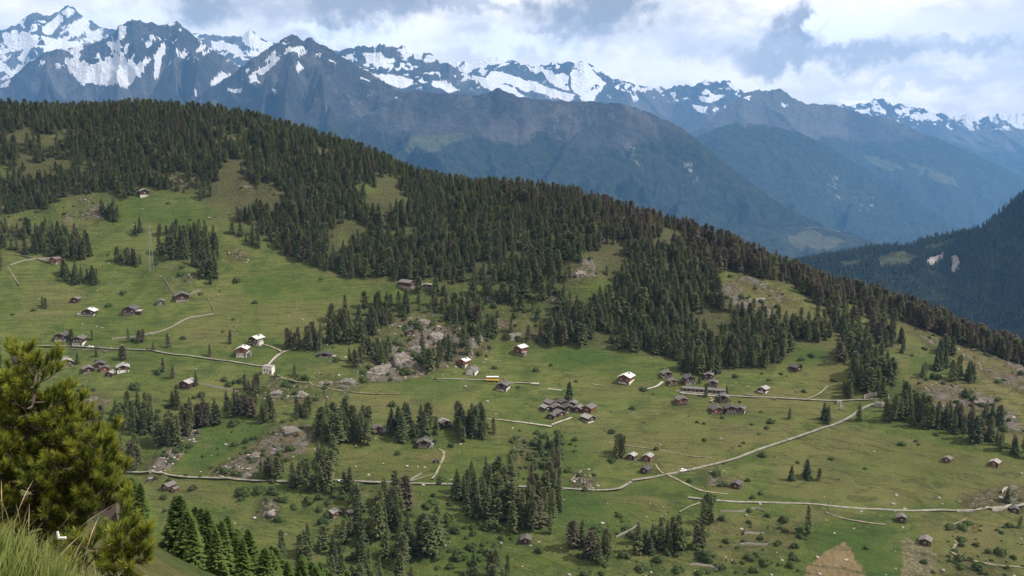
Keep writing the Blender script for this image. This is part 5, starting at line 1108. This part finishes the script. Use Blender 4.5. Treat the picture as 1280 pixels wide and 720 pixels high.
# plank hut half hidden behind the foreground pine
P = near_hit(112, 640, 120.0); e = tag(empty('plank_hut', (P[0], P[1], P[2] - .4), R(12)), 'low hut with weathered plank roof glimpsed behind the foreground pine', 'hut')
MB().box(-3.2, 3.2, 0, 4, -2.5, 1.3).build('wall', M['wood_grey'], e)
for k in range(6): MB().hexa([(-3.6 , -.5 + k * .85, 1.35 + k * .10), (3.6, -.5 + k * .85, 1.35 + k * .10), (3.6, .32 + k * .85, 1.45 + k * .10), (-3.6, .32 + k * .85, 1.45 + k * .10), (-3.6, -.5 + k * .85, 1.45 + k * .10), (3.6, -.5 + k * .85, 1.45 + k * .10), (3.6, .32 + k * .85, 1.55 + k * .10), (-3.6, .32 + k * .85, 1.55 + k * .10)]).build('roof_plank', M['wood_grey'], e)
MB().box(-.6, .4, -.08, -.01, -1.2, .9).build('door', M['wood'], e)

# ------------------------------------------------------------------ vehicles, poles, pylon
def wheel(parent, x, y, r):
    t = MB().tube([(x - .13, y, r), (x + .13, y, r)], r, 12).build('wheel', M['rubber'], parent)
    MB().tube([(x - .145, y, r), (x + .145, y, r)], r * .55, 10).build('rim', M['steel'], t)
def on_road(x, y, yaw_pix):
    P = hit(x, y); Q = hit(*yaw_pix); return P, math.atan2(Q[1] - P[1], Q[0] - P[0]) - math.pi / 2
P, yw = on_road(616, 477, (640, 478.5))
e = tag(empty('bus', (P[0], P[1], P[2] + .75), yw), 'yellow bus with white roof on the upper road', 'bus')
MB().poly([(-1.25, -4.6, .45), (1.25, -4.6, .45), (1.25, 4.4, .45), (-1.25, 4.4, .45), (-1.25, -4.6, 1.7), (1.25, -4.6, 1.7), (1.25, 4.7, 1.7), (-1.25, 4.7, 1.7)], BOXF).build('body', M['yellow'], e)
MB().poly([(-1.22, -4.55, 1.7), (1.22, -4.55, 1.7), (1.22, 4.6, 1.7), (-1.22, 4.6, 1.7), (-1.15, -4.45, 2.65), (1.15, -4.45, 2.65), (1.15, 4.2, 2.65), (-1.15, 4.2, 2.65)], BOXF).build('windows', M['glass'], e)
MB().box(-1.24, 1.24, -4.55, 4.3, 2.66, 3.05).build('roof', M['carwhite'], e)
for sx in (-1.1, 1.1):
    for yy in (-2.9, 2.9): wheel(e, sx, yy, .48)
def car(x, y, to, label, paint):
    P, yw = on_road(x, y, to); e = tag(empty('parked_car', (P[0], P[1], P[2] + .5), yw), label, 'car', 'cars on the roads')
    prof = [(-2.1, .35), (-2.1, .85), (-1.6, .95), (-1.1, 1.0), (1.0, .95), (1.9, .85), (2.1, .6), (2.1, .35)]; n = len(prof)
    V = [(-.85, a, b) for a, b in prof] + [(.85, a, b) for a, b in prof]
    MB().poly(V, [tuple(range(n)), tuple(range(2 * n - 1, n - 1, -1))] + [(i, n + i, n + (i + 1) % n, (i + 1) % n) for i in range(n)]).build('body', M[paint], e)
    MB().poly([(-.8, -1.7, .97), (.8, -1.7, .97), (.8, .9, .97), (-.8, .9, .97), (-.66, -1.3, 1.45), (.66, -1.3, 1.45), (.66, .2, 1.45), (-.66, .2, 1.45)], BOXF).build('cabin', M['glass'], e)
    MB().box(-.66, .66, -1.3, .2, 1.451, 1.5).build('roof', M[paint], e)
    for sx in (-.8, .8):
        for yy in (-1.3, 1.3): wheel(e, sx, yy, .32)
car(113, 435, (122, 435.5), 'white car parked by the upper road under the balconied chalet', 'carwhite'); car(122, 436, (113, 435), 'grey car parked behind the white car on the upper road', 'steel')
car(427, 603.5, (400, 603), 'white car on the valley road by the stony bank', 'carwhite'); car(435, 603.5, (460, 604), 'pale grey car behind the white car on the valley road', 'steel'); car(854, 590, (870, 586), 'white car on the curving road near the scree barns', 'carwhite'); car(395, 603, (420, 603.5), 'white car on the valley road beside the larches', 'carwhite')
def pole(x, y, hpx, label):
    P = hit(x, y); h = hpx * P[1] / F; e = tag(empty('utility_pole', tuple(P), R(20)), label, 'pole', 'wooden utility poles')
    MB().tube([(0, 0, -.8), (0, 0, h)], [.17, .11], 8).build('shaft', M['wood_grey'], e)
    MB().box(-.7, .7, -.06, .06, h - .6, h - .45).build('crossarm', M['wood_grey'], e)
    for s in (-.55, .55): MB().tube([(s, 0, h - .45), (s, 0, h - .2)], [.05, .03], 6).build('insulator', M['white'], e)
for x, y, h, lb in ((701, 611, 16, 'wooden utility pole beside the road at the tall larch block'), (733, 612, 14, 'wooden utility pole in front of the pale scree'), (110 - 40, 446, 12, 'wooden utility pole above the grey roofed chalet'), (661, 527, 10, 'wooden utility pole on the lane to the crowded hamlet'),
                    (705, 527, 9, 'wooden utility pole at the hamlet lane end'), (842, 488, 9, 'wooden utility pole beside the garages'), (610, 518, 10, 'wooden utility pole in the plain meadow below the bus'), (888, 620, 9, 'wooden utility pole at the lower road start')): pole(x, y, h, lb)
P = hit(190, 340); h = 60 * P[1] / F; e = tag(empty('power_pylon', tuple(P), R(15)), 'slim grey lattice power pylon on the upper meadow', 'pylon')
hw = lambda z: .035 * h * (1 - z) + .008 * h
for a, b in ((1, 1), (1, -1), (-1, -1), (-1, 1)): MB().tube([(a * hw(0), b * hw(0), -1), (a * hw(1), b * hw(1), h)], .08, 4).build('leg', M['steel'], e)
br = MB()
for k in range(14):
    z0, z1 = k / 14, (k + 1) / 14
    for a, b, c_, d in ((1, 1, 1, -1), (1, -1, -1, -1), (-1, -1, -1, 1), (-1, 1, 1, 1)): br.tube([(a * hw(z0), b * hw(z0), z0 * h), (c_ * hw(z1), d * hw(z1), z1 * h)], .04, 3)
br.build('lattice', M['steel'], e)
for z in (.82, .93): MB().tube([(-.11 * h, 0, z * h), (0, 0, z * h + .5), (.11 * h, 0, z * h)], [.05, .12, .05], 4).build('crossarm', M['steel'], e)
# ------------------------------------------------------------------ foreground: pine, sapling, grass
def tipmat(name, c1, c2, trans, rough=.55):
    m, N = material(name)
    a = N.n('ShaderNodeSeparateColor', {0: N.n('ShaderNodeAttribute', attribute_name='hue').outputs['Color']}).outputs
    finish(N, N.mix(a[0], c1, c2), rough, trans=trans, spec=.3)
    return m
M['pine'] = tipmat('pine_needles', (0.022, 0.052, 0.009), (0.25, 0.265, 0.030), .3)
M['grass'] = tipmat('grass_blades', (0.07, 0.115, 0.020), (0.22, 0.24, 0.062), .35, .6)
M['straw'] = tipmat('dry_grass', (0.17, 0.115, 0.065), (0.42, 0.32, 0.21), .25, .7)
def unit(v): return v / (np.linalg.norm(v) + 1e-9)
class Needles:
    def __init__(self, seed): self.g = np.random.RandomState(seed); self.V, self.H = [], []
    def brush(self, p, d, length, n=80, nl=.075, young_lit=.5):
        g = self.g; d = unit(np.array(d)); s = g.rand(n) ** .7
        base = np.array(p)[None] + d[None] * (s * length)[:, None]
        r = g.normal(0, 1, (n, 3)); r -= (r @ d)[:, None] * d[None]; r /= np.linalg.norm(r, axis=1)[:, None] + 1e-9
        ang = np.radians(np.where(s > .88, g.uniform(5, 45, n), g.uniform(28, 66, n)))
        nd = d[None] * np.cos(ang)[:, None] + r * np.sin(ang)[:, None]; nd[:, 2] += .10
        L = nl * g.uniform(.75, 1.2, n); tip = base + nd * L[:, None]
        sd_ = np.cross(nd, g.normal(0, 1, (n, 3))); sd_ /= np.linalg.norm(sd_, axis=1)[:, None] + 1e-9; w = .0034
        self.V.append(np.stack([base - sd_ * w, base + sd_ * w, tip], 1).reshape(-1, 3))
        h = np.clip(young_lit * (.16 + 1.0 * s ** 1.4) + g.normal(0, .1, n), 0, 1); self.H.append(np.repeat(h, 3))  # yellow new growth; sunlit tips and shaded interior are also coloured in
    def build(self, name, parent):
        V = np.concatenate(self.V); me = mesh(name, V, np.arange(len(V)).reshape(-1, 3), M['pine']); h = np.concatenate(self.H); attr(me, 'hue', np.stack([h, h, h], 1))
        return obj(name, me, parent)
def pine(origin, leaders, seed, label, nbr, spread, base_h):
    """leaders: list of stem polylines relative to the foot"""
    g = np.random.RandomState(seed); e = tag(empty('pine_tree', tuple(origin)), label, 'tree')
    ne = Needles(seed + 1)
    for li, (pts, r0, r1) in enumerate(leaders):
        pts = [np.array(p, float) for p in pts]; n = len(pts)
        MB().tube(pts, list(np.linspace(r0, r1, n)), 8).build('trunk', M['bark'], e, True)
        cum = np.concatenate([[0], np.cumsum([np.linalg.norm(pts[i + 1] - pts[i]) for i in range(n - 1)])]); tot = cum[-1]
        at = lambda s: np.array([np.interp(s, cum, [p[k] for p in pts]) for k in range(3)])
        ne.brush(at(tot - .16), pts[-1] - pts[-2], .2, 150, .08, .85)
        limbs = MB()
        for b in range(nbr[li]):
            s = tot * (base_h + (1 - base_h) * (b + g.rand()) / nbr[li]) - .06; below = tot - s
            L = min(.10 + spread * below, spread * 1.25) * g.uniform(.7, 1.1); a = b * 2.4 + g.normal(0, .3); o_ = at(s)
            up = g.uniform(.12, .42) + .6 * max(0, 1 - below / .6)
            dirh = np.array([math.cos(a), math.sin(a), 0]); q = [o_ + dirh * L * t + np.array([0, 0, L * (up * t ** 1.7 - .16 * t * (1 - t) * 2)]) for t in np.linspace(0, 1, 7)]
            limbs.tube(q, list(np.linspace(.006 + .010 * L, .003, 7)), 5)
            ne.brush(q[5], q[6] - q[5], .10 + .05 * L, 120, .078, g.uniform(.55, 1))
            m = max(2, int(L / .06)); side = 1
            for k in range(m):
                t = .22 + .74 * (k + g.rand() * .6) / m; c_ = q[0] * 0 + np.array([np.interp(t, np.linspace(0, 1, 7), [z[j] for z in q]) for j in range(3)])
                side = -side; fw = unit(q[min(6, int(t * 6) + 1)] - q[int(t * 6)]); lat = unit(np.cross(fw, (0, 0, 1))) * side
                d = unit(fw * .8 + lat * g.uniform(.4, 1.0) + np.array([0, 0, g.uniform(.15, .75)])); sl = g.uniform(.07, .12) + .22 * L * (1 - t) * g.rand()
                limbs.tube([c_, c_ + d * sl * .6, c_ + d * sl + np.array([0, 0, .02])], [.004, .003, .002], 4)
                ne.brush(c_ + d * sl * .35, d * .8 + np.array([0, 0, .75]), sl * .8 + .03, 120, .060, g.uniform(.25, .95))
        limbs.build('limbs', M['bark'], e, True)
    ne.build('needles', e)
    return e
o_ = np.array([-4.72, 9.2, 0]); o_[2] = float(near_z(o_[0], o_[1])) - .05
def rel(x, y, Yd): return ray(x, y) * Yd - o_
pine(o_, [([(0, 0, 0), rel(14, 650, 9.2), rel(22, 560, 9.2), rel(24, 500, 9.2), rel(16, 438, 9.25)], .06, .012),
          ([rel(20, 590, 9.2), rel(34, 545, 9.1), rel(42, 500, 9.0), rel(47, 446, 9.0)], .03, .010),
          ([rel(14, 650, 9.2), rel(62, 600, 8.9), rel(112, 575, 8.8), rel(132, 545, 8.75)], .028, .008),
          ([rel(16, 620, 9.2), rel(60, 560, 9.3), rel(84, 500, 9.3)], .026, .008),
          ([rel(10, 660, 9.2), rel(70, 650, 9.0), rel(120, 622, 8.9), rel(146, 596, 8.9)], .026, .008),
          ([rel(8, 600, 9.2), rel(-25, 540, 9.1), rel(-40, 470, 9.1)], .03, .01)], 7,
     'yellow green stone pine with twisted limbs on the near bank', [44, 26, 30, 24, 31, 22], .62, .18)
o_ = np.array([ray(100, 716)[0] * 8.0, 8.0, 0]); o_[2] = ray(100, 716)[2] * 8.0; gz0 = float(near_z(o_[0], o_[1]))
o2 = o_.copy(); o2[2] = gz0; o_ = o2
pine(o_, [([(0, 0, -.02), rel(108, 708, 8.0), rel(132, 682, 7.95), rel(150, 660, 7.9), rel(160, 632, 7.9)], .016, .006),
          ([rel(132, 682, 7.95), rel(160, 690, 7.9), rel(176, 668, 7.85)], .010, .005), ([rel(120, 695, 7.95), rel(165, 705, 7.85), rel(184, 700, 7.8)], .010, .005), ([rel(118, 700, 7.9), rel(140, 720, 7.8), rel(170, 722, 7.8)], .01, .005)], 17,
     'small pine sapling leaning beside the grass bank', [7, 6, 6, 6], .34, .42)

def blades(name, pts, Lr, w, mat, lean, label, seed, seg=3, head=False):
    g = np.random.RandomState(seed); n = len(pts); L = g.uniform(*Lr, n); a = g.rand(n) * 6.28
    d = np.stack([np.cos(a), np.sin(a)], 1) * g.uniform(.1, .55, n)[:, None] + np.array(lean)[None]
    sdv = np.stack([-np.sin(a + .5), np.cos(a + .5)], 1); V = []; H = []; fl = []
    for k in range(seg + 1):
        t = k / seg; c_ = pts + np.column_stack([d * (L * t ** 1.7)[:, None], L * t * (1 - .22 * t)])
        ww = (w * (1 - t) + .0003 + (w * 1.7 if head and .62 < t < .98 else 0))
        off = np.column_stack([sdv * ww, np.zeros(n)]); V += [c_ - off, c_ + off]; H += [np.clip(.15 + .6 * t + g.normal(0, .12, n), 0, 1)] * 2
    V = np.stack(V, 1); m = 2 * (seg + 1); i = np.arange(n)[:, None] * m
    fq = np.concatenate([i + np.array([[2 * k, 2 * k + 1, 2 * k + 3, 2 * k + 2]]) for k in range(seg)], 0)
    me = mesh(name, V.reshape(-1, 3), fq, M[mat]); h = np.stack(H, 1).reshape(-1); attr(me, 'hue', np.stack([h, h, h], 1))
    return tag(obj(name, me), label, None, None, 'stuff')
g = np.random.RandomState(3)
gx, gy = g.uniform(-5.5, -.6, 90000), g.uniform(2.4, 7.4, 90000); gz = near_z(gx, gy); u, v = project(gx, gy, gz)
k = (u > -60) & (u < 260) & (v > 610) & (v < 860) & (vnoise(gx * 2.2, gy * 2.2, 3) + .35 * g.rand(len(gx)) > .36)
blades('grass_tuft', np.column_stack([gx, gy, gz])[k][:30000], (.08, .26), .0036, 'grass', (.10, .02), 'bright yellow green grass on the near bank', 4)
gx, gy = g.uniform(-6, -1.6, 9000), g.uniform(4.4, 8.6, 9000); gz = near_z(gx, gy); u, v = project(gx, gy, gz); k = (u > -40) & (u < 230) & (v > 620) & (v < 800)
blades('dry_grass', np.column_stack([gx, gy, gz])[k][:110], (.25, .65), .0014, 'straw', (.22, 0), 'tall dry straw coloured grass stalks before the pine', 9, 5, True)
gx, gy = g.uniform(-6, -1.6, 30000), g.uniform(5.5, 12, 30000); gz = near_z(gx, gy); u, v = project(gx, gy, gz); k = (u > -40) & (u < 330) & (v > 600) & (v < 860)
blades('rough_grass', np.column_stack([gx, gy, gz])[k][:9000], (.15, .40), .0035, 'straw', (.12, 0), 'rough brownish grass under the pine', 12)
# white bent strip lying in the grass
P = ray(72, 674) * 6.2; e = MB()
e.hexa([(0, 0, 0), (.012, 0, 0), (.012, .012, 0), (0, .012, 0), (-.006, 0, .05), (.004, 0, .052), (.004, .012, .052), (-.006, .012, .05)]); e.hexa([(.012, 0, 0), (.055, -.004, .004), (.055, .01, .004), (.012, .012, 0), (.012, 0, .012), (.055, -.004, .014), (.055, .01, .014), (.012, .012, .012)])
o = e.build('plastic_strip', M['carwhite']); o.location = tuple(P); tag(o, 'small white bent strip caught in the dry grass', 'litter')
# ------------------------------------------------------------------ haze
hzb = MB().box(-30000, 30000, -600, 32500, -1701.2, 3000)
hmt, N = material('haze_air')
vol = N.n('ShaderNodeVolumePrincipled', {'Color': (0.19, 0.49, 1.0, 1), 'Density': HAZE})
N.n('ShaderNodeOutputMaterial', {'Volume': vol.outputs[0]})
tag(hzb.build('haze', hmt), 'thin blue haze over the mountains', None, None, 'stuff')
